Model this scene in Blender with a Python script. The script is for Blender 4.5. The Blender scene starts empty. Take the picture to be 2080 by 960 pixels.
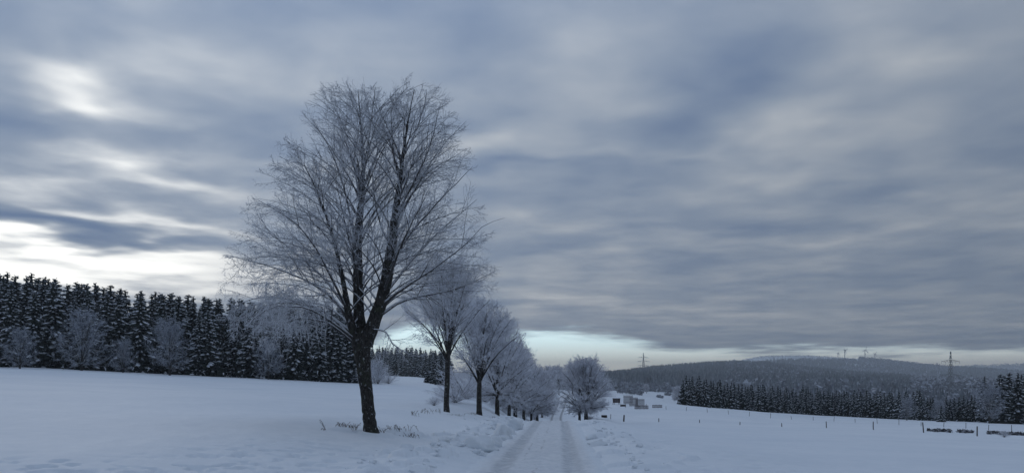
import bpy, math, random
import numpy as np
from math import radians

# ============================================================ camera, sky, sun, exposure
SC = bpy.context.scene
COL = SC.collection
F, CX, HR, EYE = 1542.0, 1040.0, 775.0, 1.6      # focal length in photo pixels, centre column, horizon row, eye height

cam = bpy.data.cameras.new("camera")
cam.sensor_width = 36.0
cam.lens = F / 2080.0 * 36.0
cam.shift_y = (HR - 480.0) / 2080.0
cam.clip_start = 0.1
cam.clip_end = 30000
cam_o = bpy.data.objects.new("camera", cam)
cam_o.location = (0, 0, EYE)
cam_o.rotation_euler = (radians(90), 0, 0)
COL.objects.link(cam_o)
SC.camera = cam_o
SC.view_settings.view_transform = 'Standard'
SC.view_settings.look = 'None'
SC.view_settings.exposure = 0.12
SC.view_settings.gamma = 1.0
SC.cycles.max_bounces = 6
SC.cycles.diffuse_bounces = 3
SC.cycles.volume_bounces = 0
SC.cycles.use_denoising = True

SUN_EL, SUN_AZ = radians(9.0), radians(-31.0)     # azimuth from +Y towards +X

world = bpy.data.worlds.new("World")
SC.world = world
world.use_nodes = True


class NG:
    """small helper for chains of math nodes"""
    def __init__(self, tree):
        self.t = tree

    def n(self, typ, **kw):
        nd = self.t.nodes.new(typ)
        for k, v in kw.items():
            setattr(nd, k, v)
        return nd

    def put(self, sock, v):
        if isinstance(v, (int, float)):
            sock.default_value = v
        elif isinstance(v, (tuple, list)):
            sock.default_value = tuple(v) if len(v) == len(sock.default_value) else tuple(v) + (1.0,)
        else:
            self.t.links.new(v, sock)

    def m(self, op, a, b=None, c=None, clamp=False):
        nd = self.n('ShaderNodeMath', operation=op, use_clamp=clamp)
        self.put(nd.inputs[0], a)
        if b is not None:
            self.put(nd.inputs[1], b)
        if c is not None:
            self.put(nd.inputs[2], c)
        return nd.outputs[0]

    def ss(self, v, a, b, lo=0.0, hi=1.0):
        nd = self.n('ShaderNodeMapRange', interpolation_type='SMOOTHSTEP')
        for i, x in enumerate((v, a, b, lo, hi)):
            self.put(nd.inputs[i], x)
        return nd.outputs[0]

    def mix(self, f, a, b):
        nd = self.n('ShaderNodeMix', data_type='RGBA')
        self.put(nd.inputs[0], f)
        self.put(nd.inputs[6], a)
        self.put(nd.inputs[7], b)
        return nd.outputs[2]

    def noise(self, vec, scale, detail=2.0, rough=0.5, dist=0.0, out=0):
        nd = self.n('ShaderNodeTexNoise')
        if vec is not None:
            self.put(nd.inputs['Vector'], vec)
        nd.inputs['Scale'].default_value = scale
        nd.inputs['Detail'].default_value = detail
        nd.inputs['Roughness'].default_value = rough
        nd.inputs['Distortion'].default_value = dist
        return nd.outputs[out]


def lin(r, g, b):
    f = lambda c: ((c / 255.0 + 0.055) / 1.055) ** 2.4 if c > 10 else c / 255.0 / 12.92
    return (f(r), f(g), f(b))


def build_sky():
    t = world.node_tree
    t.nodes.clear()
    g = NG(t)
    tc = g.n('ShaderNodeTexCoord')
    sep = g.n('ShaderNodeSeparateXYZ')
    t.links.new(tc.outputs['Generated'], sep.inputs[0])
    x, y, z = sep.outputs
    az = g.m('ARCTAN2', x, y)
    hor = g.m('SQRT', g.m('ADD', g.m('MULTIPLY', x, x), g.m('MULTIPLY', y, y)))
    te = g.m('DIVIDE', z, g.m('MAXIMUM', hor, 0.01))          # tangent of the elevation
    # a flat cloud deck seen in perspective
    zc = g.m('ADD', g.m('MAXIMUM', z, 0.0), 0.045)
    cv = g.n('ShaderNodeCombineXYZ')
    g.put(cv.inputs[0], g.m('DIVIDE', x, zc))
    g.put(cv.inputs[1], g.m('DIVIDE', y, zc))
    deck = cv.outputs[0]
    # ragged edges for the drawn cloud shapes
    wcol = g.n('ShaderNodeTexNoise')
    g.put(wcol.inputs['Vector'], deck)
    wcol.inputs['Scale'].default_value = 1.3
    wcol.inputs['Detail'].default_value = 3
    ws = g.n('ShaderNodeSeparateColor')
    t.links.new(wcol.outputs['Color'], ws.inputs[0])
    low = g.m('MINIMUM', g.m('MULTIPLY', te, 3.0), 1.0)
    azw = g.m('ADD', az, g.m('MULTIPLY', g.m('SUBTRACT', ws.outputs[0], 0.5), g.m('MULTIPLY_ADD', low, 0.16, 0.16)))
    tew = g.m('ADD', te, g.m('MULTIPLY', g.m('SUBTRACT', ws.outputs[1], 0.5), g.m('MULTIPLY_ADD', low, 0.17, 0.012)))

    def blob(px, row, sx, sy, amp, tilt=0.0):
        a0 = math.atan((px - CX) / F)
        e0 = (HR - row) / F * math.cos(a0)
        u = g.m('SUBTRACT', azw, a0)
        v = g.m('SUBTRACT', tew, e0)
        if tilt:
            v = g.m('MULTIPLY_ADD', u, tilt, v)
        u = g.m('MULTIPLY', u, F / sx)
        v = g.m('MULTIPLY', v, F / sy)
        q = g.m('MULTIPLY_ADD', u, u, g.m('MULTIPLY', v, v))
        return g.m('MULTIPLY', g.m('EXPONENT', g.m('MULTIPLY', q, -1.0)), amp)

    blobs = [(215, 165, 80, 26, .9, .1), (90, 130, 90, 22, .2, .2), (150, 320, 210, 45, .08, 0), (20, 345, 90, 50, .25, 0),
             (380, 365, 150, 18, .55, .05), (340, 466, 180, 20, .65, .1), (60, 415, 160, 22, .5, .2), (130, 534, 420, 40, 1.8, .04),
             (420, 535, 200, 12, .5, 0), (60, 456, 170, 24, -1.2, .22), (270, 492, 140, 14, -1.0, .1), (330, 525, 110, 8, -.5, 0),
             (10, 200, 110, 50, -.65, 0), (60, 280, 130, 40, -.15, 0), (200, 255, 180, 40, -.25, .1), (500, 260, 130, 70, -.45, -.2), (320, 320, 220, 60, .18, 0),
             (260, 405, 200, 30, -.05, 0), (450, 430, 120, 40, .3, 0), (300, 30, 320, 70, -.45, 0), (480, 130, 140, 40, .3, .2), (700, 120, 160, 50, .25, 0),
             (840, 60, 200, 50, -.25, .2), (1000, 300, 60, 40, .75, 0), (1020, 375, 110, 25, -.55, 0), (1010, 230, 100, 40, -.35, 0),
             (1160, 60, 90, 60, .3, 0), (1480, 150, 110, 55, -.75, 0), (1370, 270, 110, 40, -.45, 0), (1250, 230, 100, 50, .3, 0),
             (1600, 250, 130, 50, .5, -.4), (1620, 350, 90, 35, .5, -.3), (1740, 390, 80, 35, -.55, 0), (1650, 60, 150, 50, -.35, 0),
             (1880, 70, 140, 50, .45, .5), (1990, 340, 120, 45, .5, .3), (1850, 200, 180, 60, -.25, 0), (1180, 360, 180, 18, -.4, 0),
             (1300, 340, 200, 14, .35, 0), (1450, 470, 220, 18, -.35, 0), (1100, 470, 160, 22, .4, 0), (1200, 520, 200, 14, -.4, 0),
             (1780, 470, 180, 16, .25, 0), (1230, 580, 260, 45, .40, 0), (1750, 560, 300, 26, -.25, 0), (1150, 610, 160, 12, .7, 0), (1500, 645, 420, 26, .55, 0), (1850, 670, 260, 18, .3, 0)]
    B = None
    for b in blobs:
        o = blob(*b)
        B = o if B is None else g.m('ADD', B, o)
    n1 = g.noise(deck, 1.25, 2.5, 0.42)
    n2 = g.noise(deck, 2.9, 4.0, 0.5, 0.2)
    n = g.m('ADD', g.m('MULTIPLY', g.m('SUBTRACT', n1, 0.5), 1.35), g.m('MULTIPLY', g.m('SUBTRACT', n2, 0.5), 1.0))
    n = g.m('ADD', g.m('MULTIPLY', n, 0.60), g.m('MULTIPLY', B, 0.36))
    n = g.m('ADD', n, 0.5)
    ramp = g.n('ShaderNodeValToRGB')
    g.put(ramp.inputs[0], n)
    cr = ramp.color_ramp
    cr.interpolation = 'B_SPLINE'
    stops = [(0.0, lin(92, 113, 147)), (0.25, lin(115, 132, 158)), (0.5, lin(140, 153, 171)), (0.75, lin(171, 178, 187)), (1.0, lin(207, 210, 212))]
    cr.elements[0].position = 0.0
    cr.elements[0].color = stops[0][1] + (1,)
    cr.elements[1].position = 1.0
    cr.elements[1].color = stops[-1][1] + (1,)
    for p, c in stops[1:-1]:
        e = cr.elements.new(p)
        e.color = c + (1,)
    # forward scattered sunlight through thin cloud, round the hidden sun
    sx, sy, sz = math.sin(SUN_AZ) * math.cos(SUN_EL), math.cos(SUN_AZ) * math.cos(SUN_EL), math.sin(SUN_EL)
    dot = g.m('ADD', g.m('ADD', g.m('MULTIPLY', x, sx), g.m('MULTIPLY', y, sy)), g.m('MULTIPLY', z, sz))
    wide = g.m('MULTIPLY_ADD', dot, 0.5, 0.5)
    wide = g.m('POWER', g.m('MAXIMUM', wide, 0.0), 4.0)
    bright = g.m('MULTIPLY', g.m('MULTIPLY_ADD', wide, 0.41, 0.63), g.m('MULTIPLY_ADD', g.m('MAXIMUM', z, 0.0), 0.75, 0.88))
    near = g.m('POWER', g.m('MAXIMUM', dot, 0.0), 42.0)
    thin = g.ss(n, 0.40, 1.45)
    glow = g.m('MULTIPLY', g.m('MULTIPLY', near, thin), 1.4)
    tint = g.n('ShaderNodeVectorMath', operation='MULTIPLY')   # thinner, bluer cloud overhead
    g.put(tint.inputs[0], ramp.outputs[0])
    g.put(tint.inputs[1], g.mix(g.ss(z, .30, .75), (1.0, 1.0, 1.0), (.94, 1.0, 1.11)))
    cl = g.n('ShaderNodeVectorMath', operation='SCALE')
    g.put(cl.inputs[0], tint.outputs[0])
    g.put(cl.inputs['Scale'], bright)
    gl = g.n('ShaderNodeVectorMath', operation='SCALE')
    g.put(gl.inputs[0], (1.0, 0.96, 0.86))
    g.put(gl.inputs['Scale'], glow)
    ad = g.n('ShaderNodeVectorMath', operation='ADD')
    t.links.new(cl.outputs[0], ad.inputs[0])
    t.links.new(gl.outputs[0], ad.inputs[1])
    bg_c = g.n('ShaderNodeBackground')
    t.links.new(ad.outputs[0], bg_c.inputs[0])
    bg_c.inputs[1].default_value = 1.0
    # clear air low down, under the edge of the cloud deck
    sky = g.n('ShaderNodeTexSky')
    sky.sky_type = 'NISHITA'
    sky.sun_disc = False
    sky.sun_elevation = SUN_EL
    sky.sun_rotation = SUN_AZ
    sky.altitude = 500
    sky.dust_density = 0.0
    sky.ozone_density = 3.0
    bg_s = g.n('ShaderNodeBackground')
    t.links.new(sky.outputs[0], bg_s.inputs[0])
    bg_s.inputs[1].default_value = 0.15
    veil = g.n('ShaderNodeBackground')               # thin high veil over the clear strip
    g.put(veil.inputs[0], g.mix(g.ss(te, .012, .055), (1.02, .96, .82), (.64, .80, .84)))
    veil.inputs[1].default_value = 3.3
    mv = g.n('ShaderNodeMixShader')
    g.put(mv.inputs[0], 0.55)
    t.links.new(bg_s.outputs[0], mv.inputs[1])
    t.links.new(veil.outputs[0], mv.inputs[2])
    rag = g.m('MULTIPLY', g.m('SUBTRACT', g.noise(deck, 0.7, 5.0, 0.6), 0.5), 0.05)
    # height of the deck's edge above the horizon, by direction
    def eblob(px, s, amp):
        a0 = math.atan((px - CX) / F)
        u = g.m('MULTIPLY', g.m('SUBTRACT', az, a0), F / s)
        return g.m('MULTIPLY', g.m('EXPONENT', g.m('MULTIPLY', g.m('MULTIPLY', u, u), -1.0)), amp / F)
    edge = g.m('ADD', g.m('ADD', eblob(1130, 220, 42.0), eblob(850, 110, 50.0)), 61.0 / F)
    clear = g.ss(g.m('SUBTRACT', g.m('ADD', edge, rag), te), -0.006, 0.013)
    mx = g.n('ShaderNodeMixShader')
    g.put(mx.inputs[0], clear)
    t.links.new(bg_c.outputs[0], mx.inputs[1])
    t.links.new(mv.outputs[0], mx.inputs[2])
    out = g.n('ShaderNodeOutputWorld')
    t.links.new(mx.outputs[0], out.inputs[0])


build_sky()

sun = bpy.data.lights.new("sun", 'SUN')
sun.energy = 0.5
sun.angle = radians(14)
sun.color = (1.0, 0.93, 0.82)
sun_o = bpy.data.objects.new("sun", sun)
sun_o.rotation_euler = (radians(90) - SUN_EL, 0, math.pi - SUN_AZ)
COL.objects.link(sun_o)

# ============================================================ helpers
rng = np.random.default_rng(7)
random.seed(7)


def tag(o, label=None, cat=None, group=None, kind=None):
    if label: o['label'] = label
    if cat: o['category'] = cat
    if group: o['group'] = group
    if kind: o['kind'] = kind
    return o


def mesh_from(name, V, polys, mats, midx=None, smooth=True, uv=None):
    """polys: list of (M,k) index arrays"""
    me = bpy.data.meshes.new(name)
    V = np.asarray(V, dtype=np.float32)
    polys = [np.asarray(p, dtype=np.int32) for p in polys if len(p)]
    me.vertices.add(len(V))
    me.vertices.foreach_set('co', V.ravel())
    li = np.concatenate([p.ravel() for p in polys])
    sizes = np.concatenate([np.full(len(p), p.shape[1], dtype=np.int32) for p in polys])
    starts = np.concatenate([[0], np.cumsum(sizes)[:-1]]).astype(np.int32)
    me.loops.add(len(li))
    me.loops.foreach_set('vertex_index', li)
    me.polygons.add(len(sizes))
    me.polygons.foreach_set('loop_start', starts)
    for m_ in mats:
        me.materials.append(m_)
    if midx is not None:
        me.polygons.foreach_set('material_index', np.asarray(midx, dtype=np.int32))
    me.polygons.foreach_set('use_smooth', np.full(len(sizes), smooth, dtype=bool))
    if uv is not None:
        l = me.uv_layers.new(name='UVMap')
        l.data.foreach_set('uv', np.asarray(uv, dtype=np.float32)[li].ravel())
    me.update(calc_edges=True)
    return me


def link(name, data, parent=None, loc=None, rotz=0.0, scale=None):
    o = bpy.data.objects.new(name, data)
    COL.objects.link(o)
    if parent is not None: o.parent = parent
    if loc is not None: o.location = loc
    if rotz: o.rotation_euler = (0, 0, rotz)
    if scale is not None: o.scale = scale if hasattr(scale, '__len__') else (scale,) * 3
    return o


def vnoise(x, y, seed=0):
    xi = np.floor(x).astype(np.int64); yi = np.floor(y).astype(np.int64)
    xf = x - xi; yf = y - yi
    u = xf * xf * xf * (xf * (xf * 6 - 15) + 10); v = yf * yf * yf * (yf * (yf * 6 - 15) + 10)

    def h(a, b):
        n = (a * 374761393 + b * 668265263 + seed * 974634777) & 0xffffffff
        n = ((n ^ (n >> 13)) * 1274126177) & 0xffffffff
        n = n ^ (n >> 16)
        return (n & 0xffff) / 65535.0 * 2 - 1
    a = h(xi, yi); b = h(xi + 1, yi); c = h(xi, yi + 1); d = h(xi + 1, yi + 1)
    return (a * (1 - u) + b * u) * (1 - v) + (c * (1 - u) + d * u) * v


def fbm(x, y, oct=4, seed=0, gain=0.5):
    s = 0; a = 1.0; f = 1.0
    for i in range(oct):
        s = s + a * vnoise(x * f + i * 17.3, y * f - i * 9.1, seed + i)
        a *= gain; f *= 2.03
    return s


def sstep(x, a, b):
    t = np.clip((x - a) / (b - a), 0, 1)
    return t * t * (3 - 2 * t)


# ============================================================ terrain
RY = np.array([2, 8, 16, 24, 35, 47, 60, 70, 95, 120, 139, 169, 200, 230, 330, 550, 900, 1500, 3000, 9000], float)
CPX = [-500, 0, 400, 720, 820, 900, 1000, 1070, 1135, 1190, 1270, 1400, 1700, 2080, 2600]
#          2    8     16    24    35    47    60    70    95    120   139   169   200   230   330   550   900  1500 3000 9000
TAB = [
    [-.1, .05, .4,   .7,   1.1,  1.5,  2.0,  2.3,  3.1,  3.9,  4.5,  5.4,  6.3,  7.1,  8.5,  11,  14,  18,  20, 22],
    [-.1, .03, .25,  .5,   .85,  1.2,  1.6,  1.9,  2.7,  3.5,  4.1,  5.2,  6.2,  7.0,  8.5,  11,  14,  18,  20, 22],
    [-.1, 0,   .1,   .25,  .42,  .6,   .82,  1.0,  1.5,  2.0,  2.4,  3.1,  3.9,  4.7,  6.5,  9,   12,  15,  18, 22],
    [-.1, -.02, .08, .15,  .18,  .2,   .26,  .32,  .5,   .7,   .9,   1.25, 1.9,  2.6,  4.0,  6.2, 8,   12,  15, 20],
    [-.1, -.03, .05, .10,  .12,  .15,  .18,  .2,   .35,  .5,   .65,  .9,   1.25, 1.6,  3.1,  6.2, 8.5, 12,  15, 20],
    [-.1, -.05, 0,   .05,  .05,  .02,  0,    0,    0,    .1,   .2,   .45,  .7,   1.0,  2.0,  4,   6,   10,  14, 18],
    [-.1, -.12, -.1, -.05, -.10, -.18, -.3,  -.5,  -1.1, -1.7, -2.0, -2.3, -2.2, -2.2, -2.4, -3,  -2,  2,   10, 15],
    [-.1, -.16, -.25, -.3, -.45, -.65, -1.1, -1.5, -2.4, -3.0, -3.3, -3.0, -2.5, -2.2, -3,   -5,  -5,  -2,  5,  10],
    [-.1, -.16, -.3, -.44, -.64, -.85, -1.6, -2.3, -4.0, -4.9, -5.1, -3.6, -2.5, -2.3, -3,   -6,  -6,  -4,  5,  10],
    [-.1, -.16, -.3, -.42, -.66, -.95, -1.5, -1.95, -2.7, -3.6, -4.4, -3.8, -3.0, -3.1, -5,  -7,  -8,  -5,  5,  10],
    [-.1, -.18, -.4, -.6,  -1.1, -1.7, -2.3, -2.7, -3.7, -4.5, -4.2, -3.5, -2.8, -2.9, -5,   -7,  -7,  -6,  5,  10],
    [-.1, -.2,  -.4, -.6,  -1.15, -1.8, -2.4, -2.9, -3.9, -4.35, -4.3, -4.3, -4.6, -5.5, -9, -12, -10, -6,  5,  10],
    [-.1, -.22, -.5, -.8,  -1.35, -2.0, -2.6, -3.1, -4.2, -5.2, -5.9, -6.9, -7.7, -8.7, -14, -20, -18, -10, 5,  10],
    [-.1, -.25, -.55, -.9, -1.6,  -2.3, -3.1, -3.6, -4.8, -5.9, -6.7, -7.8, -9.0, -11,  -17, -24, -22, -12, 5,  10],
    [-.1, -.3,  -.6, -1.1, -1.9,  -2.8, -3.7, -4.4, -5.9, -7.3, -8.3, -9.8, -11.5, -13.5, -20, -28, -25, -14, 5, 10]]
TAB = np.array(TAB)
CAZ = np.arctan((np.array(CPX, float) - CX) / F)


def hermite(xs, ys, xq):
    """monotone-ish cubic along the last axis of ys"""
    h = np.diff(xs); d = np.diff(ys, axis=-1) / h
    m = np.zeros_like(ys)
    prod = d[..., :-1] * d[..., 1:]
    m[..., 1:-1] = np.where(prod > 0, 2 * prod / (d[..., :-1] + d[..., 1:] + 1e-12 * np.sign(d[..., 1:] + 1e-30)), 0)
    m[..., 0] = d[..., 0]; m[..., -1] = d[..., -1]
    i = np.clip(np.searchsorted(xs, xq) - 1, 0, len(xs) - 2)
    t = np.clip((xq - xs[i]) / h[i], 0, 1)
    t2, t3 = t * t, t * t * t
    return (ys[..., i] * (2 * t3 - 3 * t2 + 1) + m[..., i] * h[i] * (t3 - 2 * t2 + t)
            + ys[..., i + 1] * (-2 * t3 + 3 * t2) + m[..., i + 1] * h[i] * (t3 - t2))


LQ = np.linspace(math.log(2), math.log(9000), 500)
AQ = np.linspace(CAZ[0], CAZ[-1], 500)
_t = hermite(np.log(RY), TAB, LQ)                      # (cols, 500)
GRID = hermite(CAZ, _t.T.copy(), AQ)                   # (500 r, 500 az)
k = np.array([1, 4, 6, 4, 1]) / 16.0
for _ in range(2):
    P = np.pad(GRID, ((0, 0), (2, 2)), mode='edge')
    GRID = sum(P[:, i:i + 500] * k[i] for i in range(5))


def road_x(y):
    base = -0.467 + 0.0616 * y
    return base + 1.1 * sstep(y, 140, 175) + 2.0 * sstep(y, 180, 240)


ROAD_HALF = 1.75
RZY = np.array([-40, 0, 8, 16, 24, 35, 47, 60, 70, 95, 120, 139, 169, 200, 230, 260])
RZ = np.array([0.3, 0, -.14, -.29, -.43, -.63, -.85, -1.6, -2.3, -4.0, -4.9, -5.1, -3.6, -2.5, -2.3, -2.4])
_rq = np.linspace(-40, 260, 1200)
_rzq = hermite(RZY.astype(float), RZ, _rq)


def road_z(y):
    return np.interp(y, _rq, _rzq)


LUMPS = []
_r = random.Random(5)
def lump_px(px, row, Y, rad, h):
    LUMPS.append(((px - CX) / F * Y, Y, rad, h * 1.15))
for args in [(930, 905, 20, .35, .12), (900, 915, 19, .3, .1),
             (1200, 905, 20, .3, .10), (1232, 900, 21, .4, .10), (1215, 870, 29, .4, .16), (1250, 930, 17.5, .35, .07),
             (1175, 850, 40, .5, .16), (815, 862, 26, .75, .16), (835, 866, 25.5, .5, .12), (700, 872, 24.5, .6, .08), (755, 868, 24.3, .7, .10)]:
    lump_px(*args)
for _ in range(210):
    y = _r.uniform(9, 60); s = -1 if _r.random() < .6 else 1
    d = _r.gauss(2.75, .45) if s < 0 else _r.gauss(2.6, .5)
    LUMPS.append((float(road_x(np.array(y))) + s * d, y, _r.uniform(.12, .34), _r.uniform(.05, .16) * (1.0 if s < 0 else .55)))
# snow mounds at the feet of the roadside trees
def ground_base(x, y):
    r = np.hypot(x, y)
    az = np.arctan2(x, y)
    azc = np.clip(az, AQ[0], AQ[-1])
    Yd = np.where(np.abs(az) < 1.0, np.maximum(r * np.cos(azc), 0.0), r)
    fi = (np.log(np.clip(Yd, 2, 8990)) - LQ[0]) / (LQ[1] - LQ[0])
    fj = (azc - AQ[0]) / (AQ[1] - AQ[0])
    i = np.clip(np.floor(fi).astype(int), 0, 498); j = np.clip(np.floor(fj).astype(int), 0, 498)
    a = np.clip(fi - i, 0, 1); b = np.clip(fj - j, 0, 1)
    z = (GRID[i, j] * (1 - a) + GRID[i + 1, j] * a) * (1 - b) + (GRID[i, j + 1] * (1 - a) + GRID[i + 1, j + 1] * a) * b
    back = sstep(np.abs(az), 1.0, 2.2)                  # behind the camera: level field
    return z * (1 - back) + (-0.1 + 0.0 * z) * back


def ground_z(x, y, detail=True):
    x = np.asarray(x, float); y = np.asarray(y, float)
    z = ground_base(x, y)
    r = np.hypot(x, y)
    fade = np.clip(r / 30, 0.25, 1.0)
    z = z + fbm(x * .06, y * .06, 3, 11) * .09 * fade + fbm(x * .35, y * .22, 3, 21) * .022
    yy = np.clip(y, -39, 259)
    d = x - road_x(yy)
    inroad = (y < 255)
    w = sstep(np.abs(d), 9.0, 2.2) * np.where(y > 60, sstep(np.abs(d), 9.0, 3.0), 1.0) * np.where(inroad, 1, 0)
    zr = road_z(yy)
    z = z * (1 - w) + zr * w
    near = sstep(y, 75, 45) * sstep(y, -12, 4)
    bl = np.exp(-((d + 2.75) / .8) ** 2) * (.13 + .10 * fbm(x * .7, y * .5, 3, 31)) * near
    br = np.exp(-((d - 2.6) / .7) ** 2) * (.06 + .05 * fbm(x * .7, y * .5, 3, 41)) * near
    sh = sstep(d, -2.0, -4.5) * sstep(y, 6, 16) * sstep(y, 70, 40) * sstep(d, -14, -5) * .10
    far_b = (np.exp(-((np.abs(d) - 2.6) / .8) ** 2)) * .14 * sstep(y, 110, 140) * np.where(inroad, 1, 0)
    z = z + bl + br + sh + far_b
    if detail:
        rough = np.exp(-((np.abs(d) - 3.0) / 1.3) ** 2) * near
        z = z + rough * (np.maximum(fbm(x * 2.6, y * 2.6, 3, 51), -.1) * .035)
        msk = (np.abs(d) < 14) & (y > 5) & (y < 70)
        if msk.any():
            xs, ys = x[msk], y[msk]
            wob = fbm(xs * 4.5, ys * 4.5, 2, 61) * .10
            add = np.zeros_like(xs)
            for (lx, ly, rad, h) in LUMPS:
                q = ((xs - lx) ** 2 + (ys - ly) ** 2) / (rad * rad)
                add = np.maximum(add, h * np.clip(1 - q * (1 + wob * 4), 0, None) ** .38 * (1 + wob * 1.2))
            z[msk] += add
        # old footprints and scuffs on the near verge
        sc = sstep(np.abs(d + 5.0), 3.5, .5) * sstep(y, 5, 9) * sstep(y, 26, 14)
        sc = np.maximum(sc, sstep(np.abs(d - 4.6), 3.0, .5) * sstep(y, 5, 9) * sstep(y, 40, 22) * .8)
        sc = np.maximum(sc, sstep(np.abs(y - 12.6), 2.2, .4) * sstep(x, -3, -5) * sstep(x, -11, -8) * .7)
        z = z - sc * np.maximum(fbm(x * 3.1, y * 3.1, 3, 71) - .25, 0) * .14
        z = z + fbm(x * .9 + y * .3, y * .28, 3, 83) * .018 * sstep(y, 90, 40) * sstep(np.abs(d), 2, 5)
    z = z - sstep(np.abs(d), ROAD_HALF + .10, ROAD_HALF - .55) * .08 * np.where(inroad & (y > -30), 1, 0)
    return z


def gz(x, y):
    return float(ground_z(np.array([x]), np.array([y]))[0])


def at(px, Y):
    """world point on the ground at photo column px and depth Y"""
    x = (px - CX) / F * Y
    return (x, Y, gz(x, Y))


# ============================================================ materials
def new_mat(name):
    m_ = bpy.data.materials.new(name)
    m_.use_nodes = True
    t = m_.node_tree
    b = t.nodes['Principled BSDF']
    b.inputs['Specular IOR Level'].default_value = 0.2
    return m_, NG(t), b


def simple_mat(name, col, rough=0.9, var=0.25, scale=6.0, spec=0.2):
    m_, g, b = new_mat(name)
    tc = g.n('ShaderNodeTexCoord').outputs['Object']
    nz = g.noise(tc, scale, 4, .6)
    f = g.ss(nz, .3, .7)
    g.put(b.inputs['Base Color'], g.mix(f, tuple(c * (1 - var) for c in col), tuple(min(1, c * (1 + var)) for c in col)))
    b.inputs['Roughness'].default_value = rough
    b.inputs['Specular IOR Level'].default_value = spec
    return m_


def snow_material():
    m_, g, b = new_mat('snow')
    pos = g.n('ShaderNodeNewGeometry').outputs['Position']
    n1 = g.noise(pos, .12, 4, .55)
    n2 = g.noise(pos, 2.2, 5, .6)
    n3 = g.noise(pos, 14.0, 4, .65)
    f = g.m('ADD', g.m('MULTIPLY', n1, .6), g.m('MULTIPLY', n2, .4))
    col = g.mix(g.ss(f, .3, .7), (.735, .785, .83), (.835, .87, .90))
    g.put(b.inputs['Base Color'], col)
    b.inputs['Roughness'].default_value = .75
    b.inputs['Specular IOR Level'].default_value = .25
    bp = g.n('ShaderNodeBump')
    bp.inputs['Strength'].default_value = .55
    bp.inputs['Distance'].default_value = .05
    st = g.m('ADD', g.m('MULTIPLY', n2, .7), g.m('MULTIPLY', n3, .35))
    g.put(bp.inputs['Height'], st)
    g.put(b.inputs['Normal'], bp.outputs[0])
    return m_


def road_material():
    m_, g, b = new_mat('packed_snow')
    uvn = g.n('ShaderNodeUVMap').outputs[0]
    sp = g.n('ShaderNodeSeparateXYZ')
    g.put(sp.inputs[0], uvn)
    u, v = sp.outputs[0], sp.outputs[1]                # metres across and along
    pos = g.n('ShaderNodeNewGeometry').outputs['Position']
    wob = g.m('MULTIPLY', g.m('SUBTRACT', g.noise(pos, 1.6, 6, .7), .5), .34)
    uw = g.m('ADD', u, wob)
    dt = g.m('ABSOLUTE', g.m('SUBTRACT', g.m('ABSOLUTE', uw), .80))
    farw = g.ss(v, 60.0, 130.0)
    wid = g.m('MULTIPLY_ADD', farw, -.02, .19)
    tr = g.ss(dt, g.m('ADD', wid, .10), g.m('SUBTRACT', wid, .06))
    breakup = g.ss(g.noise(pos, 3.2, 6, .7), .38, .60)
    tr = g.m('MULTIPLY', tr, g.m('MULTIPLY_ADD', breakup, .7, .3))
    n2 = g.noise(pos, 5.0, 5, .65)
    base = g.mix(g.ss(n2, .3, .75), (.66, .69, .72), (.82, .835, .85))
    # a few thin dark lines between the tracks
    ln = g.ss(g.m('ABSOLUTE', g.m('SUBTRACT', uw, -.05)), .05, .0)
    ln = g.m('MULTIPLY', ln, g.ss(g.noise(pos, .6, 3, .6), .48, .62))
    ln2 = g.ss(g.m('ABSOLUTE', g.m('ADD', uw, .42)), .035, .0)
    ln2 = g.m('MULTIPLY', ln2, g.ss(g.noise(pos, .9, 3, .6), .50, .64))
    base = g.mix(g.m('MULTIPLY', g.m('ADD', ln, ln2), .5), base, (.36, .36, .37))
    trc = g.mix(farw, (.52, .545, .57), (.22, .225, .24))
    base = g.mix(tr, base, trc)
    edge = g.ss(g.m('ADD', g.m('ABSOLUTE', u), g.m('MULTIPLY', wob, 1.2)), 1.05, 1.45)
    base = g.mix(edge, base, (.785, .83, .865))
    g.put(b.inputs['Base Color'], base)
    g.put(b.inputs['Roughness'], g.m('MULTIPLY_ADD', tr, -.15, .75))
    bp = g.n('ShaderNodeBump')
    bp.inputs['Strength'].default_value = .8
    bp.inputs['Distance'].default_value = .04
    mp = g.n('ShaderNodeMapping')
    g.put(mp.inputs[0], pos)
    mp.inputs['Scale'].default_value = (1.0, 2.2, 1.0)
    g.put(bp.inputs['Height'], g.m('ADD', g.noise(mp.outputs[0], 3.5, 5, .6), g.m('MULTIPLY', n2, .3)))
    g.put(b.inputs['Normal'], bp.outputs[0])
    return m_


def frost_on(name, dark, frost, lo, hi, nscale, namp, base_frost=0.0):
    """bark or needles with rime and snow lying on what faces upwards"""
    m_, g, b = new_mat(name)
    geo = g.n('ShaderNodeNewGeometry')
    tc = g.n('ShaderNodeTexCoord').outputs['Object']
    nz = g.n('ShaderNodeSeparateXYZ')
    g.put(nz.inputs[0], geo.outputs['Normal'])
    nn = g.noise(tc, nscale, 4, .65)
    v = g.m('ADD', nz.outputs[2], g.m('MULTIPLY', g.m('SUBTRACT', nn, .5), namp))
    f = g.m('MAXIMUM', g.ss(v, lo, hi), base_frost)
    n2 = g.noise(tc, nscale * 2.3, 3, .6)
    dk = g.mix(g.ss(n2, .3, .7), tuple(c * .6 for c in dark), tuple(c * 1.5 for c in dark))
    g.put(b.inputs['Base Color'], g.mix(f, dk, frost))
    b.inputs['Roughness'].default_value = .9
    return m_


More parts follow.
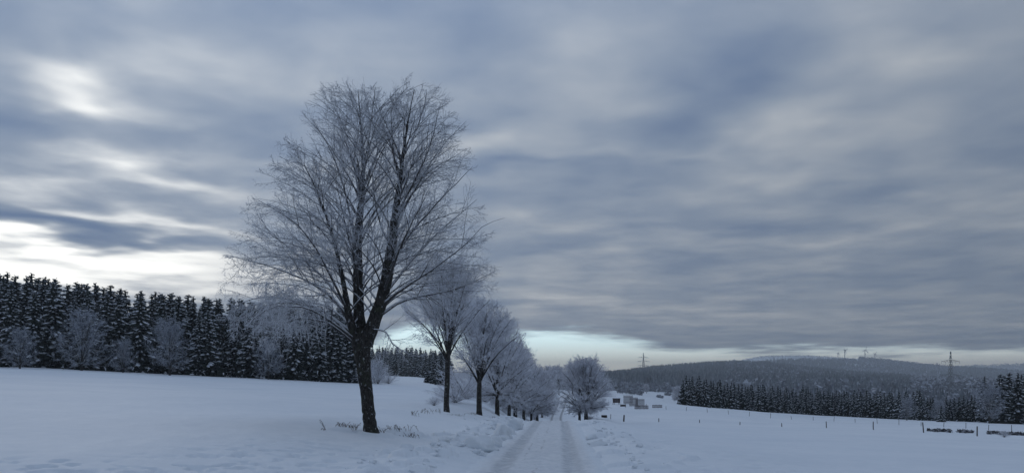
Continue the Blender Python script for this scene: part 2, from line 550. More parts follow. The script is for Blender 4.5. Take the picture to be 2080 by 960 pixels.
M_SNOW = snow_material()
M_ROAD = road_material()
def bark_material():
    m_, g, b = new_mat('frosted_bark')
    geo = g.n('ShaderNodeNewGeometry')
    tc = g.n('ShaderNodeTexCoord').outputs['Object']
    nz = g.n('ShaderNodeSeparateXYZ')
    g.put(nz.inputs[0], geo.outputs['Normal'])
    mp = g.n('ShaderNodeMapping')
    g.put(mp.inputs[0], tc)
    mp.inputs['Scale'].default_value = (1, 1, .35)
    fur = g.noise(mp.outputs[0], 22, 4, .7)
    sp = g.noise(tc, 9, 5, .72)
    f = g.m('MAXIMUM', g.ss(g.m('ADD', nz.outputs[2], g.m('MULTIPLY', g.m('SUBTRACT', sp, .5), 1.2)), .45, .8), g.m('MULTIPLY', g.ss(sp, .56, .68), .6))
    dk = g.mix(g.ss(fur, .35, .65), (.016, .015, .014), (.060, .055, .050))
    moss = g.mix(g.m('MULTIPLY', g.ss(g.noise(tc, 3, 4, .6), .5, .7), .5), dk, (.045, .055, .03))
    g.put(b.inputs['Base Color'], g.mix(f, moss, (.62, .64, .68)))
    b.inputs['Roughness'].default_value = .95
    bp = g.n('ShaderNodeBump')
    bp.inputs['Strength'].default_value = .9
    bp.inputs['Distance'].default_value = .03
    g.put(bp.inputs['Height'], g.m('ADD', fur, f))
    g.put(b.inputs['Normal'], bp.outputs[0])
    return m_


M_BARK = bark_material()
M_BRANCH = frost_on('frosted_branch', (.050, .046, .045), (.74, .76, .80), -.3, .5, 9, 1.3)
M_TWIG = frost_on('rimed_twig', (.20, .205, .225), (.80, .82, .87), -.9, .3, 5, 1.0)
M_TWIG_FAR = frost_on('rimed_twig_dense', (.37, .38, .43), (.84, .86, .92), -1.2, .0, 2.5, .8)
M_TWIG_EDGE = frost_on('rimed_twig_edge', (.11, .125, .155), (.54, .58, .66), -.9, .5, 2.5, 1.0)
M_NEEDLE = simple_mat('spruce_needles', (.022, .030, .026), .95, .5, 2.0)
M_CLUMP = simple_mat('clumped_snow', (.76, .80, .86), .85, .08, 1.2)
M_STEM = simple_mat('dry_stem', (.10, .075, .055), .9, .4, 8)
M_BRUSH = frost_on('dark_brush', (.06, .058, .062), (.6, .63, .68), .35, .95, 3, 1.2)
M_POST = frost_on('weathered_post', (.055, .045, .04), (.75, .77, .8), .75, .95, 8, .3)
M_STEEL = simple_mat('galvanised_steel', (.16, .17, .18), .6, .15, 1)
M_WHITE = simple_mat('turbine_paint', (.16, .17, .19), .5, .05, 1)
M_SHED = simple_mat('dark_timber', (.035, .022, .02), .9, .4, 3)
M_SLAT = frost_on('weathered_slat', (.19, .18, .19), (.7, .72, .75), .6, .95, 6, .4)

# ============================================================ ground and road
def build_ground():
    a = np.concatenate([np.linspace(-180, -60, 50, endpoint=False), np.linspace(-60, -36, 40, endpoint=False),
                        np.linspace(-36, -8, 190, endpoint=False), np.linspace(-8, 10, 330, endpoint=False),
                        np.linspace(10, 36, 130, endpoint=False), np.linspace(36, 60, 30, endpoint=False),
                        np.linspace(60, 180, 50, endpoint=False)])
    a = np.radians(a)
    r = [0.6]
    while r[-1] < 9000:
        q = r[-1]
        r.append(q * (1.05 if q < 6 else 1.0062 if q < 50 else 1.011 if q < 260 else 1.03))
    r = np.array(r)
    A, R = np.meshgrid(a, r)
    X = R * np.sin(A); Y = R * np.cos(A)
    Z = ground_z(X.ravel(), Y.ravel()).reshape(X.shape)
    nr, na = X.shape
    V = np.stack([X, Y, Z], -1).reshape(-1, 3)
    V = np.vstack([V, [[0, 0, gz(0.01, 0.01)]]])
    I, J = np.meshgrid(np.arange(nr - 1), np.arange(na), indexing='ij')
    J2 = (J + 1) % na
    Q = np.stack([I * na + J, I * na + J2, (I + 1) * na + J2, (I + 1) * na + J], -1).reshape(-1, 4)[:, ::-1]
    T = np.stack([np.full(na, len(V) - 1), (np.arange(na) + 1) % na, np.arange(na)], -1)[:, ::-1]
    o = link('ground', mesh_from('ground', V, [Q, T], [M_SNOW]))
    tag(o, 'smooth snow covered fields rolling away on both sides of the lane', kind='structure')
    print('ground', len(Q))


def build_road():
    ys = [-30.0]
    while ys[-1] < 250:
        q = ys[-1]
        ys.append(q + (1.0 if q < 5 else .07 + max(0, q - 12) * .006))
    ys = np.array(ys)
    us = np.linspace(-ROAD_HALF, ROAD_HALF, 76)
    U, Y = np.meshgrid(us, ys)
    X = road_x(Y) + U
    Z = road_z(Y)
    tr = np.exp(-((np.abs(U) - .80) / .17) ** 2)
    Z = Z - tr * .045 * sstep(Y, 150, 60) + .012
    Z = Z + (fbm(X * 2.2, Y * 3.0, 4, 91) * .022 + np.maximum(fbm(X * 6, Y * 6, 2, 95) - .1, 0) * .022) * (1 - .75 * tr)
    Z = Z + tr * .012 * np.sin(Y * 2 * math.pi / .22 + 3 * np.sin(U * 9)) * sstep(Y, 60, 30)
    Z = Z + sstep(np.abs(U), 1.15, 1.75) * (.03 + .03 * fbm(X * 1.6, Y * 1.6, 3, 92))
    n = sstep(np.abs(U), ROAD_HALF - .5, ROAD_HALF)
    Z = Z - n * .11
    V = np.stack([X, Y, Z], -1).reshape(-1, 3)
    uv = np.stack([U, Y], -1).reshape(-1, 2)
    nr, na = X.shape
    I, J = np.meshgrid(np.arange(nr - 1), np.arange(na - 1), indexing='ij')
    Q = np.stack([I * na + J, I * na + J + 1, (I + 1) * na + J + 1, (I + 1) * na + J], -1).reshape(-1, 4)
    o = link('road', mesh_from('road', V, [Q], [M_ROAD], uv=uv))
    tag(o, 'narrow snow covered lane with two worn wheel tracks', kind='structure')


build_ground()
build_road()

# ============================================================ clods thrown up by the plough
def ico(sub):
    import bmesh
    bm = bmesh.new()
    bmesh.ops.create_icosphere(bm, subdivisions=sub, radius=1.0)
    V = np.array([v.co[:] for v in bm.verts]); T = np.array([[v.index for v in f.verts] for f in bm.faces])
    bm.free()
    return V, T


def clod_shape(V, seed, amp=.28, fr=1.3):
    n = fbm(V[:, 0] * fr + V[:, 2] * 1.7 + seed * 3.1, V[:, 1] * fr - V[:, 2] * 1.3 + seed * 7.7, 3, seed)
    W = V * (1 + amp * n)[:, None]
    q = .32                                           # partly broken flat faces
    r2 = np.random.default_rng(seed)
    for _ in range(4):
        d = r2.normal(size=3); d /= np.linalg.norm(d)
        h = W @ d; lim = .62 + .25 * r2.random()
        W = W - np.outer(np.maximum(h - lim, 0) * .85, d)
    return W


BIG = [(975, 885, 22.0, .46, .36, 'large rounded snow clod on the left ploughed bank, nearest of the big ones'),
       (1001, 884, 23.5, .30, .26, 'medium snow clod leaning against the large rounded one on the left bank'),
       (1019, 862, 28.0, .48, .44, 'biggest snow block on the crest of the left ploughed bank'),
       (1034, 866, 30.5, .34, .36, 'snow block at the road side of the biggest block on the left bank'),
       (966, 903, 20.4, .17, .13, 'small dark-sided snow lump below the large rounded clod, left one'),
       (978, 907, 20.4, .14, .12, 'small snow lump below the large rounded clod, right one'),
       (1043, 852, 36.0, .50, .42, 'snow block at the far end of the left bank, below the roadside trunks'),
       (1010, 846, 35.0, .55, .34, 'wide low snow block behind the biggest block on the left bank'),
       (930, 900, 20.2, .20, .10, 'flat snow clod left of the large rounded one'),
       (1213, 884, 24.5, .30, .16, 'low snow clod on the right verge of the lane'),
       (1203, 872, 28.0, .30, .16, 'farther low snow clod on the right verge of the lane')]
Vi3, Ti3 = ico(4)
for i, (px, row, Y, rad, h, lab) in enumerate(BIG):
    x, y, z = at(px, Y)
    W = clod_shape(Vi3, 40 + i, .30, 1.2) * np.array([rad, rad * .9, h])
    W[:, 2] += h * .18
    o = link('snow_clod', mesh_from('snow_clod', W, [Ti3], [M_SNOW]), loc=(x, y, z), rotz=i * 1.1)
    tag(o, lab, 'snow clod', 'snow clods on the ploughed banks')
Vi2, Ti2 = ico(3)
rl = random.Random(9)
Vs, Ts, nv = [], [], 0
for i in range(300):
    y = 9 + 40 * rl.random() ** 1.2; sd = -1 if rl.random() < .66 else 1
    d_ = sd * (2.15 + abs(rl.gauss(0, .8)) if sd < 0 else 2.1 + abs(rl.gauss(0, .6)))
    x = float(road_x(np.array(y))) + d_
    rad = rl.uniform(.035, .10) if rl.random() < .8 else rl.uniform(.10, .19)
    if sd > 0: rad *= .8
    W = clod_shape(Vi2, 100 + i, .35, 1.4) * np.array([rad, rad * .9, rad * rl.uniform(.45, .75)])
    a = rl.random() * 6.28
    W = W @ np.array([[math.cos(a), -math.sin(a), 0], [math.sin(a), math.cos(a), 0], [0, 0, 1]]) + np.array([x, y, gz(x, y) + rad * .12])
    Vs.append(W); Ts.append(Ti2 + nv); nv += len(W)
tag(link('snow_crumbs', mesh_from('snow_crumbs', np.vstack(Vs), [np.vstack(Ts)], [M_SNOW])), 'small snow crumbs scattered along both ploughed banks of the lane', 'snow clods', kind='stuff')

# ============================================================ tubes and branching
def tubes(Pt, Rd, s=4):
    """Pt (N,K,3), Rd (N,K) -> verts, quads"""
    N, K, _ = Pt.shape
    T = np.gradient(Pt, axis=1)
    T /= np.linalg.norm(T, axis=2, keepdims=True) + 1e-9
    ref = np.where(np.abs(T[:, :1, 2:3]) > .9, np.array([1., 0, 0]), np.array([0, 0, 1.]))
    ref = np.repeat(ref, K, axis=1)
    A = np.cross(T, ref); A /= np.linalg.norm(A, axis=2, keepdims=True) + 1e-9
    Bv = np.cross(T, A)
    th = np.arange(s) * 2 * math.pi / s
    V = Pt[:, :, None, :] + Rd[:, :, None, None] * (A[:, :, None, :] * np.cos(th)[None, None, :, None] + Bv[:, :, None, :] * np.sin(th)[None, None, :, None])
    V = V.reshape(-1, 3)
    n, kk, ss = np.meshgrid(np.arange(N), np.arange(K - 1), np.arange(s), indexing='ij')
    s2 = (ss + 1) % s
    b = (n * K + kk) * s
    Q = np.stack([b + ss, b + s2, b + s + s2, b + s + ss], -1).reshape(-1, 4)
    return V, Q


def curve_sample(P, K):
    """resample a polyline (n,>=3 cols) smoothly to K points"""
    P = np.asarray(P, float)
    d = np.concatenate([[0], np.cumsum(np.linalg.norm(np.diff(P[:, :3], axis=0), axis=1))])
    q = np.linspace(0, d[-1], K)
    return np.stack([hermite(d, P[:, i], q) for i in range(P.shape[1])], -1)


def lerp_along(Pt, Rd, idx, t):
    """points, tangents, radii at parameters t on parents idx"""
    K = Pt.shape[1]
    f = t * (K - 1); i = np.clip(f.astype(int), 0, K - 2); w = (f - i)[:, None]
    a = Pt[idx, i]; b = Pt[idx, i + 1]
    r = Rd[idx, i] * (1 - w[:, 0]) + Rd[idx, i + 1] * w[:, 0]
    T = b - a
    T /= np.linalg.norm(T, axis=1, keepdims=True) + 1e-9
    return a * (1 - w) + b * w, T, r


def children(rs, Pt, Rd, per, K, ang, lenf, rad_f, tip_r, up=0.0, t0=.12, noise=.05, gnarl=0.0, flat=0.0, rmin=.002, taper=.6, env=None):
    """grow `per` side shoots from every parent"""
    N = Pt.shape[0]
    L = np.linalg.norm(np.diff(Pt, axis=1), axis=2).sum(1)
    idx = np.repeat(np.arange(N), per)
    t = t0 + (1 - t0) * (np.tile(np.arange(per), N) + rs.random(N * per)) / per
    t = np.clip(t, 0, .985)
    P0, T, r0 = lerp_along(Pt, Rd, idx, t)
    rnd = rs.normal(size=(len(idx), 3))
    rnd[:, 2] *= (1 - flat)
    side = rnd - (rnd * T).sum(1, keepdims=True) * T
    side /= np.linalg.norm(side, axis=1, keepdims=True) + 1e-9
    a = np.radians(ang * (1 + rs.normal(size=len(idx)) * .22))[:, None]
    D = T * np.cos(a) + side * np.sin(a)
    ln = L[idx] * lenf * (1 - taper * t) * (.55 + .75 * rs.random(len(idx)))
    s = np.linspace(0, 1, K)[None, :, None]
    upv = np.array([0, 0, 1.0])
    C = P0[:, None] + D[:, None] * ln[:, None, None] * s + upv * (up * ln)[:, None, None] * s ** 2
    wob = rs.normal(size=C.shape) * noise * ln[:, None, None] * s
    C = C + np.cumsum(wob, axis=1) * .7
    C[:, 0] = P0
    rr = np.clip(np.minimum(r0 * rad_f, ln * .03 + rmin), rmin, None)
    Rr = rr[:, None] * (1 - np.linspace(0, 1, K)[None] ** .9) + tip_r * np.linspace(0, 1, K)[None] ** .9
    if env is not None:
        keep = env(C[:, -1]) | (ln < .42)
        C, Rr = C[keep], Rr[keep]
    return C, Rr


def merge_tubes(lst):
    Vs, Qs, n = [], [], 0
    for V, Q in lst:
        Vs.append(V); Qs.append(Q + n); n += len(V)
    return np.vstack(Vs), np.vstack(Qs)


# ------------------------------------------------------------ the big forked tree
HY = 24.0
HS = HY / F
HX, _, HZ = at(752, HY)
HZ -= .06


def hp(px, row, dy=0.0):
    """tree-local point in metres from photo column and row (perspective kept at the tree's own depth + dy)"""
    Y = HY + dy
    return np.array([(px - CX) / F * Y - HX, dy, EYE - Y * (row - HR) / F - HZ])


def stem_px(pts, K):
    """pts: (px,row,depth,radius_px)"""
    A = np.array([list(hp(p[0], p[1], p[2])) + [p[3] * HS] for p in pts])
    C = curve_sample(A, K)
    return C[:, :3], C[:, 3]


def hero_tree():
    rs = np.random.default_rng(21)
    root = link('roadside_tree', None, loc=(HX, HY, HZ))
    tag(root, 'tall bare frosted tree with forked trunk in the left foreground', 'tree')
    trunk_defs = [
        ([(754, 884, 0, 19), (752.5, 868, 0, 14.5), (750, 850, 0, 13.2), (745, 800, 0, 13), (739, 750, 0, 13.8), (736, 715, 0, 16.5), (738, 690, 0, 18), (737, 668, 0, 13)], 26, 16),
        ([(732, 700, 0, 13), (730, 650, .1, 12), (728, 600, .1, 11), (727, 545, .15, 10), (726, 500, .2, 9.5), (733, 420, .25, 7), (738, 340, .3, 4.5), (733, 260, .35, 2.2), (728, 185, .4, .4)], 36, 10),
        ([(742, 700, 0, 15), (755, 665, -.1, 14), (768, 630, -.2, 13), (783, 580, -.3, 12), (790, 540, -.35, 11), (797, 490, -.4, 9.5), (803, 440, -.4, 8), (812, 370, -.45, 5), (822, 290, -.5, 2.8), (834, 225, -.5, 1.2), (842, 182, -.5, .4)], 38, 10),
        ([(730, 715, 0, 12), (718, 675, -.1, 9), (708, 640, -.25, 8), (702, 600, -.4, 5.5), (690, 540, -.6, 4.2), (672, 470, -.8, 2.8), (648, 400, -1.0, 1.8), (618, 335, -1.1, .5)], 30, 8)]
    stems = []
    parts = []
    for d, K, s in trunk_defs:
        p, r = stem_px(d, K)
        p = p + rs.normal(size=p.shape) * .008
        stems.append((p, r))
        V, Q = tubes(p[None], r[None], s)
        if s >= 10:
            V = V + (fbm(V[:, 0] * 9 + V[:, 2] * 2, V[:, 1] * 9 + V[:, 2] * 3, 3, 5) * .010)[:, None] * np.array([1, 1, 0])
        parts.append((V, Q))
    # pruning scars and burrs
    V, Q = merge_tubes(parts)
    link('trunk', mesh_from('trunk', V, [Q], [M_BARK]), root)
    # drawn limbs
    limbs = [
        [(726, 668, 0, 8), (700, 635, -.3, 6.5), (670, 600, -.6, 5), (620, 570, -.8, 3.5), (560, 548, -.9, 2.4), (500, 530, -1.0, 1.2), (462, 520, -1, .6)],
        [(724, 650, .1, 6), (690, 605, .5, 5), (655, 560, .9, 3.8), (610, 520, 1.2, 2.8), (560, 480, 1.4, 1.8), (505, 450, 1.5, .7)],
        [(710, 640, -.2, 5), (672, 560, -.9, 4), (640, 500, -1.4, 3), (600, 450, -1.8, 2.2), (555, 415, -2.1, 1.3), (512, 392, -2.2, .6)],
        [(728, 560, .1, 5), (705, 500, .5, 4), (680, 440, .9, 3), (650, 385, 1.2, 2.1), (610, 345, 1.4, 1.3), (565, 318, 1.5, .6)],
        [(727, 520, .1, 5), (712, 440, -.5, 3.6), (696, 370, -.9, 2.6), (672, 300, -1.2, 1.7), (640, 245, -1.4, .7)],
        [(735, 430, .2, 4.5), (722, 350, .5, 3), (705, 270, .8, 2), (680, 205, 1.0, .8)],
        [(738, 350, .3, 3), (748, 280, .1, 2.2), (756, 215, 0, 1.4), (762, 180, 0, .6)],
        [(736, 390, .2, 3), (760, 330, .5, 2.2), (776, 270, .6, 1.4), (785, 220, .6, .6)],
        [(722, 680, 0, 7), (690, 655, .4, 5), (650, 630, .8, 4), (600, 612, 1.1, 3), (540, 605, 1.3, 2), (480, 625, 1.4, 1), (458, 655, 1.4, .5)],
        [(722, 690, 0, 6), (695, 670, -.7, 4.5), (660, 645, -1.4, 3.6), (610, 622, -2.0, 2.6), (560, 620, -2.4, 1.8), (505, 650, -2.6, 1.0), (480, 690, -2.6, .5)],
        [(722, 672, 0, 5), (690, 640, 1.2, 3.6), (650, 618, 1.9, 2.8), (600, 615, 2.4, 2.0), (560, 640, 2.6, 1.2), (530, 685, 2.7, .5)],
        [(718, 690, 0, 5), (680, 650, .2, 4), (630, 622, .3, 3), (575, 618, .3, 2), (515, 640, .3, 1.2), (470, 672, .3, .5)],
        [(722, 700, 0, 5), (690, 672, -.4, 4), (650, 652, -.9, 3), (610, 648, -1.3, 2), (565, 665, -1.5, 1.2), (535, 700, -1.5, .5)],
        [(768, 628, -.2, 7), (800, 600, -.5, 5.5), (845, 570, -.8, 4.2), (900, 535, -1.0, 2.8), (955, 495, -1.2, 1.6), (998, 455, -1.2, .9), (1036, 441, -1.2, .4)],
        [(772, 640, -.2, 6.5), (815, 612, .2, 5.2), (860, 600, .6, 4), (915, 590, .9, 3), (965, 575, 1.0, 1.8), (1010, 548, 1.0, .6)],
        [(778, 600, -.3, 6), (812, 560, .4, 4.6), (850, 515, .9, 3.6), (895, 470, 1.3, 2.5), (940, 430, 1.5, 1.4), (970, 405, 1.5, .6)],
        [(790, 540, -.3, 5.5), (815, 500, -.9, 4.4), (850, 455, -1.4, 3.2), (890, 410, -1.7, 2.2), (930, 370, -1.9, 1.3), (958, 340, -2, .5)],
        [(797, 490, -.4, 5), (818, 430, 0, 4), (845, 375, .4, 3), (880, 320, .7, 2), (915, 280, .8, 1.2), (942, 250, .8, .5)],
        [(802, 440, -.4, 4.5), (830, 390, -.8, 3.6), (862, 330, -1.1, 2.5), (885, 270, -1.2, 1.5), (900, 215, -1.3, .6)],
        [(812, 370, -.4, 4), (800, 310, -.7, 2.8), (798, 250, -.8, 1.7), (803, 185, -.9, .7)],
        [(818, 320, -.4, 3.5), (845, 270, -.2, 2.5), (865, 220, -.1, 1.4), (876, 186, 0, .6)],
        [(757, 668, -.2, 4), (782, 672, -.6, 2.6), (800, 695, -.9, 2.2), (822, 712, -1.1, 1.6), (850, 722, -1.3, .8)],
        [(795, 505, -.4, 4), (775, 460, -.8, 3), (765, 410, -1, 2.2), (762, 360, -1.1, 1.2), (768, 320, -1.1, .5)],
        [(730, 600, .2, 5), (745, 540, 1.2, 3.8), (760, 470, 2.0, 2.8), (772, 400, 2.5, 1.7), (780, 340, 2.8, .6)],
        [(728, 590, .1, 5), (720, 530, -1.3, 3.8), (700, 460, -2.2, 2.6), (685, 400, -2.7, 1.4), (675, 350, -3, .5)],
        [(780, 590, -.3, 5), (800, 540, -1.6, 3.8), (825, 480, -2.4, 2.6), (850, 430, -2.9, 1.4), (872, 390, -3.1, .5)],
        [(785, 570, -.3, 5), (805, 510, 1.3, 3.8), (830, 450, 2.1, 2.6), (855, 390, 2.7, 1.4), (875, 340, 2.9, .5)]]
    # height -> left/right half widths of the crown seen in the photo
    er = np.array([165, 175, 200, 250, 300, 350, 400, 440, 480, 520, 560, 600, 650, 700, 740])
    el = np.array([690, 640, 615, 580, 542, 518, 490, 468, 458, 444, 438, 432, 436, 460, 550])
    eR = np.array([855, 898, 922, 950, 962, 960, 975, 1005, 1018, 1020, 1022, 1012, 940, 885, 830])
    auto = []
    zs_row = lambda row: EYE - HY * (row - HR) / F - HZ

    def env_ok(Pw, slack=1.0, soft=1.0):
        row = HR - (Pw[:, 2] + HZ - EYE) * F / (HY + Pw[:, 1])
        px = (Pw[:, 0] + HX) * F / (HY + Pw[:, 1]) + CX
        l = np.interp(row, er, el); r_ = np.interp(row, er, eR)
        c = .5 * (l + r_); h = .5 * (r_ - l) * slack
        dd = Pw[:, 1] / HS
        q = ((px - c) / h) ** 2 + (dd / (h * 1.05)) ** 2
        # the two crowns part at the top
        notch = (row < 205) & (np.abs(px - 785) < 14)
        return (q < 1 + soft * .25 * (rs.random(len(px)) ** 3)) & (row > 162 + 12 * rs.random(len(px))) & (row < 742) & ~notch
    n_auto = 84
    for i in range(n_auto):
        si = rs.choice([1, 2, 3], p=[.42, .42, .16])
        p, r = stems[si]
        u = .12 + .82 * ((i + rs.random()) / n_auto) ** 1.15
        kk = int(u * (len(p) - 1))
        p0 = p[kk]; r0 = r[kk]
        az = i * 2.39996 + rs.normal() * .3
        az = az - .36 * math.sin(2 * az)
        out = np.array([math.cos(az), math.sin(az), 0])
        row0 = HR - (p0[2] + HZ - EYE) * F / (HY + p0[1])
        rise = (.62 + .5 * rs.random()) * (1.25 if row0 < 400 else .85 if row0 < 540 else .48)
        side = el if out[0] < 0 else eR
        reach = abs(np.interp(row0 - 60, er, side) - 755) * HS * 1.05
        t = np.linspace(0, 1, 14)[:, None]
        for _k in range(14):
            end = p0 + out * reach + np.array([0, 0, rise * reach])
            if env_ok(end[None], .93, 0)[0]: break
            reach *= .9
        ctl = p0 + (end - p0) * np.array([.20, .20, .56 if row0 < 520 else .9])
        C = (1 - t) ** 2 * p0 + 2 * t * (1 - t) * ctl + t * t * end
        if row0 > 560: C[:, 2] -= .35 * t[:, 0] ** 3
        C = C + np.cumsum(rs.normal(size=C.shape) * .022, axis=0) * t
        rr = np.linspace(min(r0 * .42, .032), .004, 14)
        auto.append((C, rr))
    L1 = []
    for lb in limbs:
        p, r = stem_px(lb, 14)
        p = p + np.cumsum(rs.normal(size=p.shape) * .018, axis=0) * np.linspace(0, 1, 14)[:, None]
        L1.append((p, r * .60))
    for i, (p, r) in enumerate(L1 + auto):
        V, Q = tubes(p[None], r[None], 6)
        link('branch', mesh_from('branch', V, [Q], [M_BRANCH]), root)
    P1 = np.array([p for p, r in L1 + auto]); R1 = np.array([r for p, r in L1 + auto])
    st = [curve_sample(np.column_stack([p[len(p) // 3:], r[len(p) // 3:]]), 14) for p, r in stems[1:]]
    P1b = np.vstack([P1, np.array([s[:, :3] for s in st])]); R1b = np.vstack([R1, np.array([s[:, 3] for s in st])])
    P2, R2 = children(rs, P1b, R1b, 13, 8, 38, .42, .5, .003, up=.08, t0=.24, noise=.028, rmin=.0046, env=env_ok)
    P3, R3 = children(rs, P2, R2, 7, 5, 40, .55, .6, .003, up=.03, t0=.12, noise=.045, rmin=.0040, env=env_ok)
    P4, R4 = children(rs, P3, R3, 4, 3, 42, .55, .6, .0025, up=-.02, t0=.1, noise=.06, rmin=.0036, taper=.45, env=env_ok)
    cull = rs.random(len(P4)) > np.interp(P4[:, 0, 2], [zs_row(480), zs_row(300)], [0, .45])
    P4, R4 = P4[cull], R4[cull]
    print('hero', len(P2), len(P3), len(P4))
    V, Q = tubes(P2, R2, 4)
    tag(link('side_shoots', mesh_from('side_shoots', V, [Q], [M_BRANCH]), root), kind='stuff')
    # hanging ends on the low left limbs
    low = P3[:, -1, 2] < zs_row(590)
    left = P3[:, -1, 0] < -1.0
    P5, R5 = children(rs, P3[low & left], R3[low & left], 6, 4, 65, .9, .6, .003, up=-.6, t0=.2, noise=.06, rmin=.0062)
    V, Q = merge_tubes([tubes(P3, R3, 3), tubes(P4, R4, 3), tubes(P5, R5, 3)])
    tag(link('twigs', mesh_from('twigs', V, [Q], [M_TWIG]), root), kind='stuff')
    return root


hero_tree()


# ------------------------------------------------------------ the avenue behind it
def avenue_proto(seed, H, trunk_h, crownR, r0, dens=1.0, lean=0.0, egg=.5, twig=.010, low=.0, nl=12, tmat=None, n1=30):
    """rounded frosted avenue tree; returns (trunk mesh, crown mesh)"""
    rs = np.random.default_rng(seed)
    K = 12
    z = np.linspace(-.15, H * .72, K)
    tr = np.stack([lean * (z / H) ** 2 * H + np.cumsum(rs.normal(size=K) * .02), np.cumsum(rs.normal(size=K) * .02), z], -1)
    rr = r0 * np.interp(z / H, [0, .04, trunk_h / H, .5, .72], [1.25, 1.0, .85, .42, .12])
    items = [tubes(tr[None], rr[None], 9)]
    L1 = []
    cz = trunk_h + (H - trunk_h) * egg * .85
    for i in range(n1):
        u = (i + rs.random()) / n1
        zz = trunk_h * (.92 + .1 * rs.random()) if i < nl else trunk_h + (H * .66 - trunk_h) * (i - nl + 1) / (n1 - nl)
        p0 = np.array([np.interp(zz, z, tr[:, 0]), np.interp(zz, z, tr[:, 1]), zz])
        az = i * 2.39996 + rs.normal() * .25
        e = np.radians(8 + 70 * ((i / n1) ** .8) + rs.normal() * 7 - low * 25 * (i < nl))
        if i < nl and i % 3 == 2: e += np.radians(35)
        if low and i < nl and i % 2 == 0: e = np.radians(-52 + 34 * rs.random())
        v = np.array([math.cos(az) * math.cos(e), math.sin(az) * math.cos(e), math.sin(e)])
        c0 = np.array([p0[0] * .5, p0[1] * .5, cz])
        end = c0 + v * np.array([crownR, crownR, (H - cz)]) * (.86 + .14 * rs.random())
        ctl = p0 + (end - p0) * np.array([.38, .38, .50]) + np.array([0, 0, .12 * crownR])
        t = np.linspace(0, 1, 9)[:, None]
        C = (1 - t) ** 2 * p0 + 2 * t * (1 - t) * ctl + t * t * end
        C = C + np.cumsum(rs.normal(size=C.shape) * .03, axis=0) * t
        rad = np.interp(zz, z, rr)
        L1.append((C, np.linspace(min(rad * .55, r0 * .36), .012, 9)))
    P1 = np.array([a for a, b in L1]); R1 = np.array([b for a, b in L1])
    items.append(tubes(P1[:nl], R1[:nl], 5))
    V, Q = merge_tubes(items)
    trunk = mesh_from('avenue_trunk', V, [Q], [M_BARK])
    c0 = np.array([0, 0, cz])

    def env(Pw):
        q = Pw - c0
        hz = np.where(q[:, 2] > 0, H - cz, cz - trunk_h * .55)
        d = np.hypot(q[:, 0], q[:, 1]) / crownR
        return d ** 2 + (q[:, 2] / hz) ** 2 < 1.05 + .3 * rs.random(len(q)) ** 3
    P2, R2 = children(rs, P1, R1, int(10 * dens), 6, 40, .50, .55, .008, up=.05, t0=.15, noise=.03, rmin=.012, env=env)
    P3, R3 = children(rs, P2, R2, int(8 * dens), 4, 42, .52, .6, .006, up=.0, t0=.12, noise=.05, rmin=twig, env=env)
    P4, R4 = children(rs, P3, R3, 5, 3, 45, .6, .7, twig * .6, up=-.05, t0=.1, noise=.08, rmin=twig * .9, taper=.4, env=env)
    a = [tubes(P1[nl:], R1[nl:], 4), tubes(P2, R2, 3)]
    V1, Q1 = merge_tubes(a)
    V2, Q2 = merge_tubes([tubes(P3, R3, 3), tubes(P4, R4, 3)])
    V = np.vstack([V1, V2]); Q = np.vstack([Q1, Q2 + len(V1)])
    mi = np.concatenate([np.zeros(len(Q1), int), np.ones(len(Q2), int)])
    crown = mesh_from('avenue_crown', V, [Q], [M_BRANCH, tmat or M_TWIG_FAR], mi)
    print('avenue', seed, len(Q) * 2)
    return trunk, crown


AV = [avenue_proto(101, 9.4, 3.2, 2.9, .165, 1.15, .05, .5, .0085),
      avenue_proto(102, 8.4, 2.3, 3.2, .20, 1.15, -.02, .48, .0120),
      avenue_proto(103, 8.8, 1.8, 3.5, .20, 1.2, .03, .48, .0145, low=.8, nl=18, n1=36),
      avenue_proto(104, 8.6, 1.5, 3.8, .25, 1.35, 0, .44, .0150, low=1.3, nl=24, n1=44),
      avenue_proto(105, 8.6, .8, 4.0, .16, .85, .04, .42, .014, low=1, nl=16, tmat=M_TWIG_EDGE),
      avenue_proto(106, 8.6, .9, 3.6, .15, .8, -.06, .5, .014, low=1, nl=12, tmat=M_TWIG_EDGE)]


def place_tree(name, label, cat, meshes, loc, rz, sc, group=None):
    r = link(name, None, loc=loc, rotz=rz, scale=sc)
    tag(r, label, cat, group)
    link('trunk', meshes[0], r)
    link('crown', meshes[1], r)
    return r


avenue = [
    # px, Y, height wanted, proto, label
    (908, 46, 9.6, 0, 'slender frosted tree with bare lower trunk, next after the big forked one'),
    (974, 55, 8.5, 1, 'frosted tree with short trunk and open fan of limbs, third in the left roadside row'),
    (1010, 66, 8.6, 2, 'frosted roadside tree with low forked trunk, fourth in the left row'),
    (1034, 78, 8.4, 2, 'frosted roadside tree with dark trunk behind the snow bank, fifth in the left row'),
    (1047, 88, 8.6, 3, 'bushy frosted roadside tree, sixth in the left row, its trunk close to the fifth'),
    (1065, 99, 8.6, 1, 'frosted roadside tree with thin trunk, seventh in the left row'),
    (1079, 107, 7.9, 2, 'small frosted roadside tree, eighth in the left row'),
    (1091, 116, 8.6, 3, 'frosted tree with straight trunk where the lane dips, ninth in the left row'),
    (1101, 140, 8.8, 2, 'far frosted tree beyond the dip, tenth in the left row'),
    (1110, 168, 8.8, 1, 'far frosted tree on the rise beyond the dip, eleventh in the left row'),
    (1121, 196, 8.5, 0, 'very far frosted tree at the top of the rise, twelfth in the left row'),
    (1135, 222, 9.0, 0, 'farthest frosted tree, standing against bright snow where the lane bends away'),
    (1163, 205, 9.5, 2, 'far frosted tree right of the lane, half hidden behind the lone rounded tree'),
    (1190, 105, 9.2, 3, 'rounded frosted tree with thick double trunk standing alone right of the lane')]
